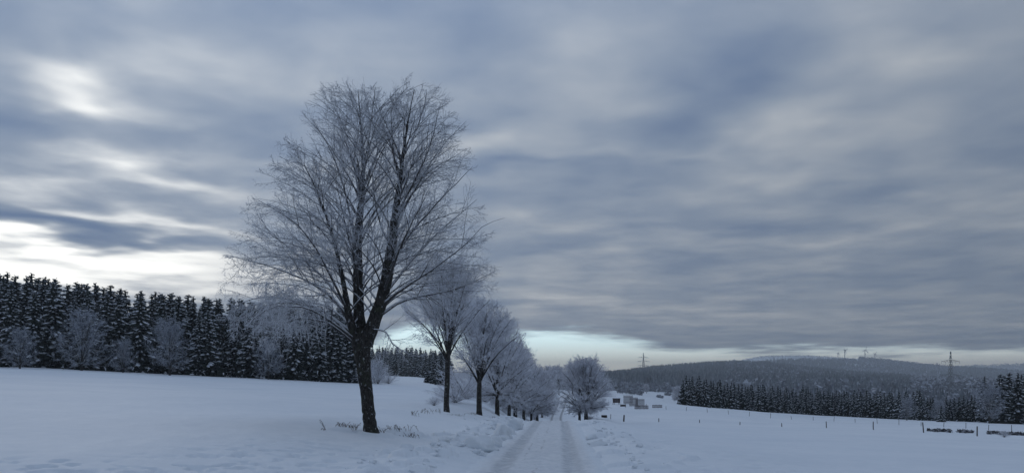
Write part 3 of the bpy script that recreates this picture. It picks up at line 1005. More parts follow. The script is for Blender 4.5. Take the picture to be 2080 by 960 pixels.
hts = [9.4, 8.4, 8.8, 8.6, 8.6, 8.6]
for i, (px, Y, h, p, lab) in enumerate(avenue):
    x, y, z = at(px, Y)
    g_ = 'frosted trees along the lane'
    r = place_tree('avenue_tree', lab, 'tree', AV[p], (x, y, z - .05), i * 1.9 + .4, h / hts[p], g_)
    if px == 1190:
        r.scale = (h / hts[p] * 1.08, h / hts[p] * 1.08, h / hts[p])
        t2 = link('trunk', AV[2][0], r, loc=(-.75, .2, 0), rotz=1.2, scale=(.85, .85, .8))

# ------------------------------------------------------------ frosted shrubs and edge trees
def shrub_proto(seed, H, W, n=22, twig=.012, stemr=.03):
    rs = np.random.default_rng(seed)
    K = 6
    az = rs.random(n) * 2 * math.pi
    el = np.radians(25 + 62 * rs.random(n))
    L = H * (.75 + .35 * rs.random(n))
    D = np.stack([np.cos(az) * np.cos(el) * W / H, np.sin(az) * np.cos(el) * W / H, np.sin(el)], -1)
    s = np.linspace(0, 1, K)[None, :, None]
    P1 = D[:, None] * L[:, None, None] * s + np.array([0, 0, -.12]) * H * s ** 2
    P1 = P1 + np.cumsum(rs.normal(size=P1.shape) * .02 * H, axis=1) * s
    P1[:, :, 2] -= .05
    R1 = np.repeat(np.linspace(stemr, stemr * .3, K)[None], n, 0)
    P2, R2 = children(rs, P1, R1, 9, 4, 38, .5, .6, .006, up=.0, t0=.1, noise=.05, rmin=twig * .9)
    P3, R3 = children(rs, P2, R2, 6, 3, 42, .6, .7, .005, up=-.08, t0=.1, noise=.08, rmin=twig * .8, taper=.4)
    V1, Q1 = tubes(P1, R1, 4)
    V2, Q2 = merge_tubes([tubes(P2, R2, 3), tubes(P3, R3, 3)])
    return mesh_from('shrub_stems', V1, [Q1], [M_BRANCH]), mesh_from('shrub_twigs', V2, [Q2], [M_TWIG_FAR])


SH = [shrub_proto(201, 3.0, 2.6), shrub_proto(202, 3.0, 3.2, 26)]
shrubs = [
    # px, Y, height, width factor, proto, label
    (882, 52, .85, 1.0, 0, 'small frosted bush left of the slender second roadside tree'),
    (925, 62, 2.3, 1.4, 1, 'wide frosted bush between the second and third roadside trees'),
    (948, 85, 5.0, 1.0, 0, 'tall frosted thicket behind the gap left of the third roadside tree'),
    (985, 95, 5.5, 1.1, 1, 'tall frosted thicket behind the third roadside tree'),
    (1018, 105, 5.0, 1.1, 0, 'frosted thicket behind the fourth roadside tree'),
    (1050, 118, 4.0, 1.2, 1, 'low frosted thicket behind the sixth roadside tree'),
    (1085, 128, 2.2, 1.5, 0, 'low frosted brush at the verge near the dip of the lane'),
    (1105, 150, 2.2, 1.5, 1, 'low frosted brush on the far verge beyond the dip'),
    (768, 176, 8.5, .55, 0, 'tall pale frosted bush at the right end of the left spruce edge'),
    (752, 172, 6.0, .7, 1, 'pale frosted bush behind the trunk of the big forked tree'),
    (790, 182, 3.2, 1.0, 1, 'low frosted bush at the foot of the pale bush ending the spruce edge'),
    (1215, 33, .0, 1, 0, ''),
    (2040, 76, .9, 1.1, 0, 'small round frosted bush at the right end of the nearer fence'),
    (1197, 106, 1.1, 1.6, 0, 'low frosted brush at the foot of the lone rounded tree'),
]
for i, (px, Y, h, w, p, lab) in enumerate(shrubs):
    if h <= 0: continue
    x, y, z = at(px, Y)
    r = link('frosted_bush', None, loc=(x, y, z), rotz=i * 1.3, scale=(h / 3.0 * w, h / 3.0 * w, h / 3.0))
    tag(r, lab, 'bush', 'frosted bushes')
    link('stems', SH[p][0], r)
    link('twigs', SH[p][1], r)

edge_trees = [
    (165, 142, 12.2, 4, 'pale frosted broadleaf tree before the spruces, leftmost of the forest edge broadleaves'),
    (345, 150, 11.8, 5, 'pale frosted broadleaf tree before the middle of the dark spruce edge'),
    (545, 162, 9.0, 5, 'pale frosted broadleaf tree at the spruce edge left of the big forked tree'),
    (40, 140, 8.0, 4, 'low frosted broadleaf at the far left foot of the spruce edge'),
    (250, 147, 7, 4, 'low frosted broadleaf between the two taller pale trees of the spruce edge'),
    (1842, 185, 6.0, 5, 'pale frosted broadleaf tree right of the young spruce belt'),
    (1905, 182, 5.4, 4, 'pale small broadleaf among the last young spruces on the right'),
    (2010, 172, 9.5, 5, 'tall pale frosted tree beside the dark spruces at the right edge'),
    (1377, 420, 9.5, 3, 'small round frosted tree above the left end of the young spruce belt'),
    (1313, 640, 8.0, 3, 'lone frosted tree on the far snow field behind the slatted panels')]
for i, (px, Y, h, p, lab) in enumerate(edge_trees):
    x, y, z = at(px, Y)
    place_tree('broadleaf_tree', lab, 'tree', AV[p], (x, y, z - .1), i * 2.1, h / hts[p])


# ------------------------------------------------------------ spruces
def spruce_proto(seed, H, R, nwh, snow=.75, low_bare=0.0, belly=.8):
    rs = np.random.default_rng(seed)
    bh, baz, bl = [], [], []
    for i in range(nwh):
        u = (i / nwh) ** .93
        h = .015 + .985 * u
        n = int(9 - 4 * u)
        for j in range(n):
            hh = min(h + rs.normal() * .010, .985)
            bh.append(hh * H); baz.append(2 * math.pi * (j + rs.random() * .8) / n + i * 1.7)
            prof = (1 - hh) ** belly * (1 - .25 * math.exp(-hh * 9))
            bl.append(R * max(prof, .045) * (.78 + .4 * rs.random()))
    bh, baz, bl = map(np.array, (bh, baz, bl))
    N = len(bh)
    K = 5
    s = np.linspace(0, 1, K)[None]
    u = bh / H
    droop = (.80 - .50 * u + rs.normal(size=N) * .10)[:, None]
    out = bl[:, None] * s
    drop = bl[:, None] * (droop * s - .22 * s ** 3 * (1 - u)[:, None] - np.where(u > .93, .5, .0)[:, None] * s)
    ox, oy = np.cos(baz)[:, None], np.sin(baz)[:, None]
    sp = np.stack([ox * out, oy * out, bh[:, None] - drop], -1)              # spine
    perp = np.stack([-oy, ox, np.zeros_like(ox)], -1)
    wd = bl[:, None] * np.array([.10, .24, .27, .19, .02])[None] * (.8 + .5 * rs.random((N, K)))
    hang = wd * (1.0 + .5 * rs.random((N, K)))
    A = sp + perp * wd[..., None]; A[..., 2] -= hang
    B = sp - perp * wd[..., None]; B[..., 2] -= hang * (.8 + .4 * rs.random((N, K)))
    V = np.concatenate([sp, A, B], axis=1).reshape(-1, 3)
    base = (np.arange(N) * 3 * K)[:, None]
    kk = np.arange(K - 1)[None]
    q1 = np.stack([base + kk, base + kk + 1, base + K + kk + 1, base + K + kk], -1).reshape(-1, 4)
    q2 = np.stack([base + kk, base + 2 * K + kk, base + 2 * K + kk + 1, base + kk + 1], -1).reshape(-1, 4)
    # hanging side sprays: ragged triangles
    M = 6
    idx = np.repeat(np.arange(N), M)
    t = rs.random(N * M) * .85 + .12
    f = t * (K - 1); i0 = np.clip(f.astype(int), 0, K - 2); w = (f - i0)[:, None]
    p0 = sp[idx, i0] * (1 - w) + sp[idx, i0 + 1] * w
    sgn = np.where(rs.random(N * M) < .5, -1, 1)[:, None]
    ln = bl[idx][:, None] * (.20 + .22 * rs.random((N * M, 1)))
    od = np.stack([np.cos(baz[idx]), np.sin(baz[idx]), np.zeros(N * M)], -1)
    tip = p0 + perp[idx, 0] * sgn * ln * .9 + od * ln * .45 - np.array([0, 0, 1]) * ln * (.9 + .6 * rs.random((N * M, 1)))
    a = p0 - od * ln * .25; b = p0 + od * ln * .25
    V2 = np.stack([a, b, tip], 1).reshape(-1, 3)
    T2 = np.arange(len(V2)).reshape(-1, 3) + len(V)
    # a dark core so the sky does not show through the middle
    kz = np.linspace(.0, .97, 9)
    core = np.stack([np.zeros(9), np.zeros(9), kz * H], -1)
    cr = R * .42 * (1 - kz) ** .9 + .03
    Vc, Qc = tubes(core[None], cr[None], 6)
    n0 = len(V) + len(V2)
    crown = mesh_from('spruce_crown', np.vstack([V, V2, Vc]), [q1, q2, Qc + n0, T2], [M_NEEDLE], smooth=False)
    # snow loaves lying on the boughs
    keep = rs.random(N) < snow * (.50 + .75 * u)
    Sp, wdS, blS, pS = sp[keep], wd[keep], bl[keep], perp[keep]
    n = len(Sp)
    s0 = .15 + .25 * rs.random((n, 1)); s1 = s0 + .45 + .4 * rs.random((n, 1)); s1 = np.minimum(s1, 1.02)
    KK = 4
    ts = s0 + (s1 - s0) * np.linspace(0, 1, KK)[None]
    f = np.clip(ts, 0, .999) * (K - 1); i0 = f.astype(int); w = (f - i0)[..., None]
    ar = np.arange(n)[:, None]
    c = Sp[ar, i0] * (1 - w) + Sp[ar, i0 + 1] * w
    ww = (wdS[ar, i0] * (1 - w[..., 0]) + wdS[ar, i0 + 1] * w[..., 0]) * .46 * np.array([.4, 1, 1.1, .5])[None] * (.6 + .6 * rs.random((n, KK)))
    th = blS[:, None] * .055 * np.array([.3, 1, 1, .3])[None] + .015
    top = c.copy(); top[..., 2] += th
    l = c + pS * ww[..., None]; l[..., 2] -= ww * .55 - .03
    r_ = c - pS * ww[..., None]; r_[..., 2] -= ww * .55 - .03
    V3 = np.concatenate([top, l, r_], 1).reshape(-1, 3)
    base = (np.arange(n) * 3 * KK)[:, None]; kk = np.arange(KK - 1)[None]
    s1_ = np.stack([base + kk, base + kk + 1, base + KK + kk + 1, base + KK + kk], -1).reshape(-1, 4)
    s2_ = np.stack([base + kk, base + 2 * KK + kk, base + 2 * KK + kk + 1, base + kk + 1], -1).reshape(-1, 4)
    # dabs of snow on the hanging sprays
    pick = rs.random(N * M) < .38 * snow * (.5 + .8 * u[idx])
    a3, b3, t3 = a[pick], b[pick], tip[pick]
    m_ = .5 * (a3 + b3); off = np.array([0, 0, .05]) + od[pick] * .03
    dab = np.stack([m_ + (a3 - m_) * .8 + off, m_ + (b3 - m_) * .8 + off, m_ * .35 + t3 * .65 + off], 1).reshape(-1, 3)
    T4 = np.arange(len(dab)).reshape(-1, 3) + len(V3)
    snow_m = mesh_from('spruce_snow', np.vstack([V3, dab]), [s1_, s2_, T4], [M_CLUMP], smooth=False)
    tk = np.array([[0, 0, -.3], [0, 0, H * .5], [0, 0, H * .98]]); tr = np.array([H * .012 + .04, H * .008, .02])
    Vt, Qt = tubes(tk[None], tr[None], 6)
    return mesh_from('spruce_trunk', Vt, [Qt], [M_BARK]), crown, snow_m


SPR = [spruce_proto(301, 19, 3.5, 36, snow=1.1, belly=.66), spruce_proto(302, 19, 3.8, 34, snow=1.05, belly=.58), spruce_proto(303, 19, 3.2, 38, snow=1.15, belly=.64), spruce_proto(304, 19, 3.6, 35, snow=1.0, belly=.54)]
YSP = [spruce_proto(311, 7.5, 1.8, 18, snow=1.0, belly=.6), spruce_proto(312, 7.5, 1.6, 19, snow=.85, belly=.65), spruce_proto(313, 7.5, 2.0, 17, snow=1.2, belly=.65)]


def place_spruce(protos, loc, H, Hp, rz, label, group, sx=1.0, name='snowy_spruce'):
    r = link(name, None, loc=loc, rotz=rz, scale=(H / Hp * sx, H / Hp * sx, H / Hp))
    tag(r, label, 'spruce tree', group)
    link('trunk', protos[0], r)
    link('crown', protos[1], r)
    tag(link('snow', protos[2], r), kind='stuff')
    return r


rs = np.random.default_rng(55)
n_spr = 0
# left forest: edge runs from column -90 at 146 m to column 745 at 178 m
rows = [(0, 3.4), (2.4, 2.9), (5.0, 2.8), (8, 2.8)]
for ri, (back, step) in enumerate(rows):
    p = np.array([(-110 - CX) / F * 146, 146.0]); q = np.array([(742 - CX) / F * 178, 178.0])
    L = np.linalg.norm(q - p); d = (q - p) / L; nrm = np.array([-d[1], d[0]])
    k_ = 0
    while k_ * step < L:
        a = p + d * (k_ * step + rs.normal() * .7 + (ri % 2) * step * .5) + nrm * (back + rs.normal() * .6)
        k_ += 1
        px = a[0] / a[1] * F + CX
        H = np.interp(px, [0, 100, 300, 500, 745], [18.4, 18.2, 17.3, 17.2, 17.6]) * (1 + rs.normal() * .02) + (.35 * ri)
        if ri == 0: H *= .95 if rs.random() < .6 else .82
        zone = ('left of the leftmost pale broadleaf', 'between the two left pale broadleaves', 'right of the middle pale broadleaf')[0 if px < 165 else 1 if px < 345 else 2]
        if ri == 0:
            lab = 'tall snow-laden spruce in the left forest front, ' + zone
            grp = 'front spruces of the left forest edge, ' + zone
        else:
            lab = 'tall spruce behind the left forest front, ' + zone
            grp = 'rear spruces of the left forest, ' + zone
        place_spruce(SPR[rs.integers(4)], (a[0], a[1], gz(a[0], a[1]) - .2), H, 19, rs.random() * 6.28, lab, grp, 1.12 + .2 * rs.random())
        n_spr += 1
# second, farther wood seen past the big trunk
for ri, back in enumerate([0, 6]):
    for k_ in range(19):
        px = 752 + k_ * 8.3 + rs.normal() * 2 + ri * 4
        Y = 500 - k_ * 5 + back * 2
        x = (px - CX) / F * Y
        H = np.interp(px, [760, 820, 900], [19, 17.5, 16]) * (1 + rs.normal() * .05)
        place_spruce(SPR[rs.integers(4)], (x, Y, gz(x, Y) - .2), H, 19, rs.random() * 6.28,
                     'small far spruce of the dark wood seen past the big forked trunk', 'far spruces of the wood past the big trunk', 1.15)
        n_spr += 1
# a few dark spruces just left of the second roadside tree
for px, Y, H, w in [(872, 230, 9, 1.3), (884, 215, 10, 1.4), (896, 200, 9, 1.5), (912, 190, 8, 1.5)]:
    x, y, z = at(px, Y)
    place_spruce(SPR[rs.integers(4)], (x, y, z - .2), H, 19, rs.random() * 6, 'low spreading dark spruce beyond the slender second roadside tree', 'spruces beyond the second roadside tree', w)
    n_spr += 1
# belt of young spruces on the right
for ri in range(4):
    px = 1388.0 + ri * 6
    while px < 1872:
        Y0 = np.interp(px, [1385, 1500, 1700, 1850], [203, 212, 222, 200])
        Y = Y0 + ri * 3.4 + rs.normal() * .5
        x = (px - CX) / F * Y
        H = 7.2 * (1 + rs.normal() * .07) + ri * .25
        zone = 'left half' if px < 1610 else 'right half'
        lab = ('young snow-laden spruce in the front row of the right field belt, ' if ri == 0 else 'young spruce behind the front row of the right field belt, ') + zone
        place_spruce(YSP[rs.integers(3)], (x, Y, gz(x, Y) - .15), H, 7.5, rs.random() * 6.28, lab, ('front' if ri == 0 else 'rear') + ' young spruces of the belt, ' + zone, .9 + .25 * rs.random(), 'young_spruce')
        n_spr += 1
        px += (13.5 if ri < 2 else 16) * (1 + rs.normal() * .15)
for px, Y, H, w in [(1858, 197, 5.6, 1.2), (1872, 190, 6.4, 1.1), (1884, 196, 6.2, 1.2), (1930, 192, 6.0, 1.2), (1948, 190, 6.4, 1.3), (1966, 188, 6.0, 1.3), (1980, 185, 6.8, 1.2), (1895, 200, 6.4, 1.2), (1890, 190, 5.8, 1.2), (1922, 198, 6.6, 1.2), (1938, 197, 6.3, 1.2), (1957, 195, 6.8, 1.2), (1974, 193, 7.0, 1.2), (1990, 190, 7.6, 1.2)]:
    x, y, z = at(px, Y)
    place_spruce(YSP[1], (x, y, z - .15), H, 7.5, rs.random() * 6, 'dark young spruce in the thin stretch before the tall right-hand spruces', 'spruces of the thin stretch', w, 'young_spruce')
    n_spr += 1
x, y, z = at(1912, 176)
place_spruce(YSP[2], (x, y, z - .1), 4.0, 7.5, 1, 'small snow-white spruce standing before the thin stretch of the right belt', None, 1.2, 'young_spruce')
x, y, z = at(1441, 198)
place_spruce(YSP[2], (x, y, z - .1), 1.3, 7.5, 1, 'tiny snow-covered spruce at the foot of the belt, near its left end', None, 1.3, 'young_spruce')
for px, Y, H, w in [(2000, 182, 11.5, .9), (2032, 176, 11.8, 1.1), (2050, 180, 12.4, 1.1), (2068, 175, 12.2, 1.15), (2085, 180, 12.6, 1.1), (2110, 178, 12, 1.1), (2040, 188, 12, 1.1), (2075, 190, 12.6, 1.1)]:
    x, y, z = at(px, Y)
    place_spruce(SPR[rs.integers(4)], (x, y, z - .2), H, 19, rs.random() * 6, 'tall dark spruce in the clump at the right edge of the view', 'tall spruces at the right edge', w * 1.25)
    n_spr += 1
print('spruces', n_spr)

# ============================================================ far hills and the woods on them
def hill_mesh(name, prof, label):
    """prof: rows of (px, crest row, crest Y, foot row, foot Y)"""
    prof = np.array(prof, float)
    pxs = np.arange(prof[0, 0], prof[-1, 0] + 1, 12.0)
    cols = [hermite(prof[:, 0], prof[:, i], pxs) for i in range(1, 5)]
    S = 26
    t = np.linspace(0, 1, S)
    V = np.zeros((len(pxs), S + 6, 3))
    for j in range(S):
        e = t[j]
        Y = cols[3] + (cols[1] - cols[3]) * e
        row = cols[2] + (cols[0] - cols[2]) * (1 - (1 - e) ** 1.6)
        X = (pxs - CX) / F * Y
        V[:, j] = np.stack([X, Y, EYE - Y * (row - HR) / F], -1)
    for j in range(6):                                   # the back falls away
        Y = cols[1] * (1 + .08 * (j + 1))
        V[:, S + j] = np.stack([(pxs - CX) / F * Y, Y, V[:, S - 1, 2] - (5 + .10 * V[:, S - 1, 2].clip(0)) * (j + 1) ** 1.6], -1)
    V[..., 2] += fbm(V[..., 0] * .006, V[..., 1] * .006, 3, 77) * 1.5
    V[:, 0, 2] -= 6
    nr, na = V.shape[:2]
    I, J = np.meshgrid(np.arange(nr - 1), np.arange(na - 1), indexing='ij')
    Q = np.stack([I * na + J, (I + 1) * na + J, (I + 1) * na + J + 1, I * na + J + 1], -1).reshape(-1, 4)
    o = link(name, mesh_from(name, V.reshape(-1, 3), [Q], [M_SNOW]))
    tag(o, label, kind='structure')
    return V[:, :S]


def sample_grid(V, n, rs, u0=0, u1=1, v0=0, v1=1, power=1.0):
    a = (u0 + (u1 - u0) * rs.random(n)) * (V.shape[0] - 1.001)
    b = (v0 + (v1 - v0) * rs.random(n) ** power) * (V.shape[1] - 1.001)
    i, j = a.astype(int), b.astype(int); fa, fb = (a - i)[:, None], (b - j)[:, None]
    return (V[i, j] * (1 - fa) + V[i + 1, j] * fa) * (1 - fb) + (V[i, j + 1] * (1 - fa) + V[i + 1, j + 1] * fa) * fb


def mass_spruces(P, H, W, rs, tiers=3, sides=5):
    """many small tiered conifers in one mesh"""
    n = len(P)
    H = H * (.75 + .5 * rs.random(n)); W = W * (.8 + .4 * rs.random(n))
    Vs, Ts, mi = [], [], []
    nv = 0
    for k_ in range(tiers):
        z0 = .08 + .8 * k_ / tiers; z1 = min(z0 + 1.25 / tiers, 1.0)
        if k_ == tiers - 1: z1 = 1.0
        rad = (1 - .75 * k_ / tiers)
        th = np.arange(sides) * 2 * math.pi / sides + rs.random((n, 1)) * 6
        rr = (W * rad)[:, None] * (.75 + .5 * rs.random((n, sides)))
        ring = np.stack([P[:, 0, None] + np.cos(th) * rr, P[:, 1, None] + np.sin(th) * rr, P[:, 2, None] + (H * z0)[:, None] - rs.random((n, sides)) * (H * .05)[:, None]], -1)
        top = np.stack([P[:, 0], P[:, 1], P[:, 2] + H * z1], -1)[:, None]
        V = np.concatenate([ring, top], 1).reshape(-1, 3)
        b = (np.arange(n) * (sides + 1))[:, None] + nv
        s = np.arange(sides)[None]
        T = np.stack([b + s, b + (s + 1) % sides, b + sides + 0 * s], -1).reshape(-1, 3)
        Vs.append(V); Ts.append(T); nv += len(V)
    return np.vstack(Vs), np.vstack(Ts)


def mass_broadleaf(P, H, W, rs, m_=16):
    """frosted broadleaf crowns as sprays of small faces in one mesh"""
    n = len(P)
    H = H * (.7 + .5 * rs.random(n)); W = W * (.8 + .4 * rs.random(n))
    d = rs.normal(size=(n, m_, 3)); d /= np.linalg.norm(d, axis=2, keepdims=True)
    rr = rs.random((n, m_, 1)) ** .4
    c = P[:, None] + np.array([0, 0, 1.0]) * (H * .55)[:, None, None] + d * rr * np.stack([W, W, H * .45], -1)[:, None]
    sz = (W * .34)[:, None, None]
    a = c + rs.normal(size=c.shape) * sz; b = c + rs.normal(size=c.shape) * sz; e = c + rs.normal(size=c.shape) * sz
    V = np.stack([a, b, e], 2).reshape(-1, 3)
    return V, np.arange(len(V)).reshape(-1, 3)


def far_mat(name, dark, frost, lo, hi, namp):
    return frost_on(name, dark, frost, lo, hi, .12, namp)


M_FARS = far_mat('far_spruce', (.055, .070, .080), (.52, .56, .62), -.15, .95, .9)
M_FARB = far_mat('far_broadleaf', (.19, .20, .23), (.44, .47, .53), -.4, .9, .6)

far_ridge = hill_mesh('far_ridge', [(600, 764, 6500, 782, 4200), (900, 760, 6500, 782, 4200), (1120, 757, 6500, 782, 4200), (1250, 756, 6500, 782, 4200), (1400, 758, 6500, 782, 4200), (1700, 756, 6500, 782, 4200),
                                  (1900, 749, 6500, 782, 4200), (1980, 744, 6500, 782, 4200), (2080, 741, 6500, 782, 4200), (2300, 738, 6500, 782, 4200), (2600, 742, 6500, 782, 4200)], 'low far wooded ridge closing the horizon')
main_hill = hill_mesh('main_hill', [(1330, 768, 3000, 784, 1750), (1400, 757, 3000, 784, 1750), (1470, 741, 3050, 784, 1750), (1520, 728, 3100, 784, 1750), (1560, 722, 3150, 784, 1750), (1620, 721, 3200, 784, 1750),
                                  (1700, 725, 3200, 784, 1750), (1800, 734, 3100, 786, 1750), (1900, 745, 3000, 788, 1750), (2000, 752, 2900, 790, 1750), (2080, 758, 2800, 790, 1750), (2300, 768, 2700, 792, 1750)], 'broad rounded hill on the right with an open snowy top')
near_slope = hill_mesh('near_slope', [(1120, 773, 1500, 786, 800), (1200, 768, 1550, 786, 800), (1260, 764, 1600, 788, 800), (1320, 757, 1650, 790, 800), (1400, 750, 1750, 792, 800), (1480, 744, 1850, 792, 800), (1540, 744, 1900, 792, 800),
                                    (1600, 750, 1880, 792, 800), (1680, 760, 1800, 792, 800), (1780, 768, 1700, 796, 800), (1900, 774, 1600, 798, 800), (2080, 780, 1500, 800, 800), (2300, 784, 1500, 802, 800)], 'wooded slope in front of the big hill')

rs = np.random.default_rng(91)
# main hill woods: leave the open top
P = sample_grid(main_hill, 11000, rs)
px = P[:, 0] / P[:, 1] * F + CX; row = HR - (P[:, 2] - EYE) * F / P[:, 1]
crest = np.interp(px, [1330, 1400, 1470, 1520, 1560, 1620, 1700, 1800, 1900, 2000, 2080, 2300], [768, 757, 741, 728, 722, 721, 725, 734, 745, 752, 758, 768])
openp = (px > 1495) & (px < 1745) & (row < crest + 16 - (px - 1500) * .045)
cl_ = fbm(P[:, 0] * .004, P[:, 1] * .004, 3, 13)
P1_ = P[~openp & (cl_ > -.15)]; P2_ = P[~openp & (cl_ <= .05)]
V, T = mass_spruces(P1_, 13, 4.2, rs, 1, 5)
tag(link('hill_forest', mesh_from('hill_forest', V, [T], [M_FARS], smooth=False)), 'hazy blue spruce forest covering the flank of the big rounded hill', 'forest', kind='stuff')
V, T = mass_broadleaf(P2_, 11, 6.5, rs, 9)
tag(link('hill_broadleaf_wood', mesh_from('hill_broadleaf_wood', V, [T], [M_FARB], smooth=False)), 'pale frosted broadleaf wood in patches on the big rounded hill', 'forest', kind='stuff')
# scattered scrub on the open top
P = sample_grid(main_hill, 700, rs, .15, .42, .7, 1)
V, T = mass_broadleaf(P, 3, 3.0, rs, 4)
tag(link('hilltop_scrub', mesh_from('hilltop_scrub', V, [T], [M_FARB], smooth=False)), 'thin frosted scrub dotted over the open hilltop', 'scrub', kind='stuff')
# far ridge
P = sample_grid(far_ridge, 5000, rs)
V, T = mass_broadleaf(P, 15, 18, rs, 6)
tag(link('ridge_forest', mesh_from('ridge_forest', V, [T], [M_FARB], smooth=False)), 'faint blue forest along the farthest ridge on the horizon', 'forest', kind='stuff')
# near slope spruces
P = sample_grid(near_slope, 9000, rs, 0, .62)
cl_ = fbm(P[:, 0] * .008, P[:, 1] * .008, 3, 23)
Pa = P[cl_ > -.35]
Pr = sample_grid(near_slope, 1500, rs, .05, .5, .93, 1.0)
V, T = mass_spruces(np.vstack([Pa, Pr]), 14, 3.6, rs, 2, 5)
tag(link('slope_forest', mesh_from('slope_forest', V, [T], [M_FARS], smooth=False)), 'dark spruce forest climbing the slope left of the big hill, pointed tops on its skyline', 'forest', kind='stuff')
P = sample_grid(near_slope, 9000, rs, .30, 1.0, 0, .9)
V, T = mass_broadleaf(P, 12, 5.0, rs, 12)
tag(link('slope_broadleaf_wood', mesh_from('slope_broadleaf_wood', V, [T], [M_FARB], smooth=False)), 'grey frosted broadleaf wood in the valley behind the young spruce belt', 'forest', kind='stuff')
# valley wood right behind the belt, and low wood at the foot of the slope
n = 3600
px = 1430 + 800 * rs.random(n); Y = 420 + 430 * rs.random(n)
X = (px - CX) / F * Y
P = np.stack([X, Y, ground_z(X, Y, False)], -1)
Hneed = np.clip((HR + 22 - HR) * 0 + (EYE - Y * (np.interp(px, [1430, 1700, 2080], [790, 792, 800]) - HR) / F) - P[:, 2], 6, 22)
sel = rs.random(n) < .45
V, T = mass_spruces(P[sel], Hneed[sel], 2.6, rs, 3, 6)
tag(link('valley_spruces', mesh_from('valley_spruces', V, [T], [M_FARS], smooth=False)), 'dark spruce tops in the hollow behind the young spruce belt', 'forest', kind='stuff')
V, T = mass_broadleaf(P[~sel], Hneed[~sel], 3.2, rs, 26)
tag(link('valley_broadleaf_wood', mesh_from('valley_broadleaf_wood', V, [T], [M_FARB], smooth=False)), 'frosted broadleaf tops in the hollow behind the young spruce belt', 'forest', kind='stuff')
n = 900
px = 1130 + 330 * rs.random(n); Y = 760 + 160 * rs.random(n)
X = (px - CX) / F * Y
P = np.stack([X, Y, ground_z(X, Y, False)], -1)
V, T = mass_broadleaf(P, 8, 3.5, rs, 20)
tag(link('field_edge_wood', mesh_from('field_edge_wood', V, [T], [M_FARB], smooth=False)), 'grey frosted wood along the upper edge of the small far snow field', 'forest', kind='stuff')
# hedge lines on the small far field
def hedge(p0, p1, n, h, label, w=1.4, mat=None):
    t = rs.random(n)
    px = p0[0] + (p1[0] - p0[0]) * t; Y = p0[1] + (p1[1] - p0[1]) * t + rs.normal(size=n) * 1.2
    X = (px - CX) / F * Y
    P = np.stack([X, Y, ground_z(X, Y, False)], -1)
    V, T = mass_broadleaf(P, h, w, rs, 30)
    tag(link('field_hedge', mesh_from('field_hedge', V, [T], [mat or M_FARB], smooth=False)), label, 'hedge')
hedge((1255, 560), (1303, 520), 60, 4.5, 'long frosted hedge at the left of the small far snow field')
hedge((1336, 520), (1344, 518), 8, 1.8, 'short dark hedge clump low on the small far snow field')
hedge((1350, 640), (1362, 640), 8, 2.2, 'short dark hedge clump near the upper edge of the small far snow field')
hedge((1888, 92), (1930, 91), 26, .22, 'left low dark brush strip showing through snow between the two fences', .30, M_BRUSH)
hedge((1948, 91), (1978, 90), 16, .22, 'middle low dark brush strip showing through snow between the two fences', .30, M_BRUSH)
hedge((2003, 90), (2085, 86), 44, .24, 'right low dark brush strip showing through snow between the two fences', .30, M_BRUSH)

# ============================================================ pasture fences
def post_mesh(h, r=.055, seed=0):
    rs_ = np.random.default_rng(seed)
    z = np.array([-.35, h * .4, h * .97, h])
    p = np.stack([rs_.normal(size=4) * .008, rs_.normal(size=4) * .008, z], -1)
    V, Q = tubes(p[None], np.array([[r * 1.05, r, r * .95, r * .7]]), 7)
    cap = np.arange(7)[None] + len(V) - 7
    return mesh_from('post', V, [Q, cap], [M_POST], smooth=False)


POSTS = [post_mesh(1.0, .05, i) for i in range(4)]


def fence(label, posts, wire_h):
    x0, y0, z0 = at(posts[0][0], posts[0][1])
    root = link('pasture_fence', None, loc=(x0, y0, z0))
    tag(root, label, 'fence', 'pasture fences on the right field')
    tops = []
    for i, (px, Y, h, thick) in enumerate(posts):
        x, y, z = at(px, Y)
        o = link('post', POSTS[i % 4], root, loc=(x - x0, y - y0, z - z0), scale=(thick, thick, h))
        o.rotation_euler = (rs.normal() * .05, rs.normal() * .07, rs.random() * 6)
        tops.append((x - x0, y - y0, z - z0, h))
    for f in wire_h:
        pts = []
        for a, b in zip(tops[:-1], tops[1:]):
            for t in (0, .25, .5, .75):
                sag = -.06 * math.sin(math.pi * t)
                pts.append([a[0] + (b[0] - a[0]) * t, a[1] + (b[1] - a[1]) * t, (a[2] + a[3] * f) * (1 - t) + (b[2] + b[3] * f) * t + sag])
        pts = np.array(pts)
        V, Q = tubes(pts[None], np.full((1, len(pts)), .0022), 3)
        link('wire', mesh_from('wire', V, [Q], [M_STEEL]), root)


near_posts = [(1240, 116, .75, .8), (1267, 114, 1.0, 2.3), (1338, 112, .55, 1.2), (1421, 108, .45, 1), (1503, 104, .45, 1), (1588, 100, .5, 1), (1679, 97, .85, 1.1), (1774, 92, 1.0, 1.1), (1876, 84, 1.15, 1.2), (1985, 76, 1.0, 1.2), (2110, 70, 1.0, 1.1)]
far_posts = []
fx = [1271, 1313, 1353, 1394, 1437, 1480, 1522, 1565, 1608, 1652, 1694, 1737, 1782, 1826, 1871, 1917, 1962, 2008, 2055, 2100]
for i, px in enumerate(fx):
    Y = np.interp(px, [1271, 1394, 1480, 1652, 1782, 1871, 2055], [158, 152, 150, 150, 142, 132, 100])
    far_posts.append((px, float(Y), [.9, 1.0, .7, .8, .9, .8][i % 6] * 1.0, .75))
fence('nearer line of leaning wooden posts with thin wire across the right snow field', near_posts, (.85,))
fence('farther line of thin wooden posts near the young spruce belt', far_posts, (.85,))

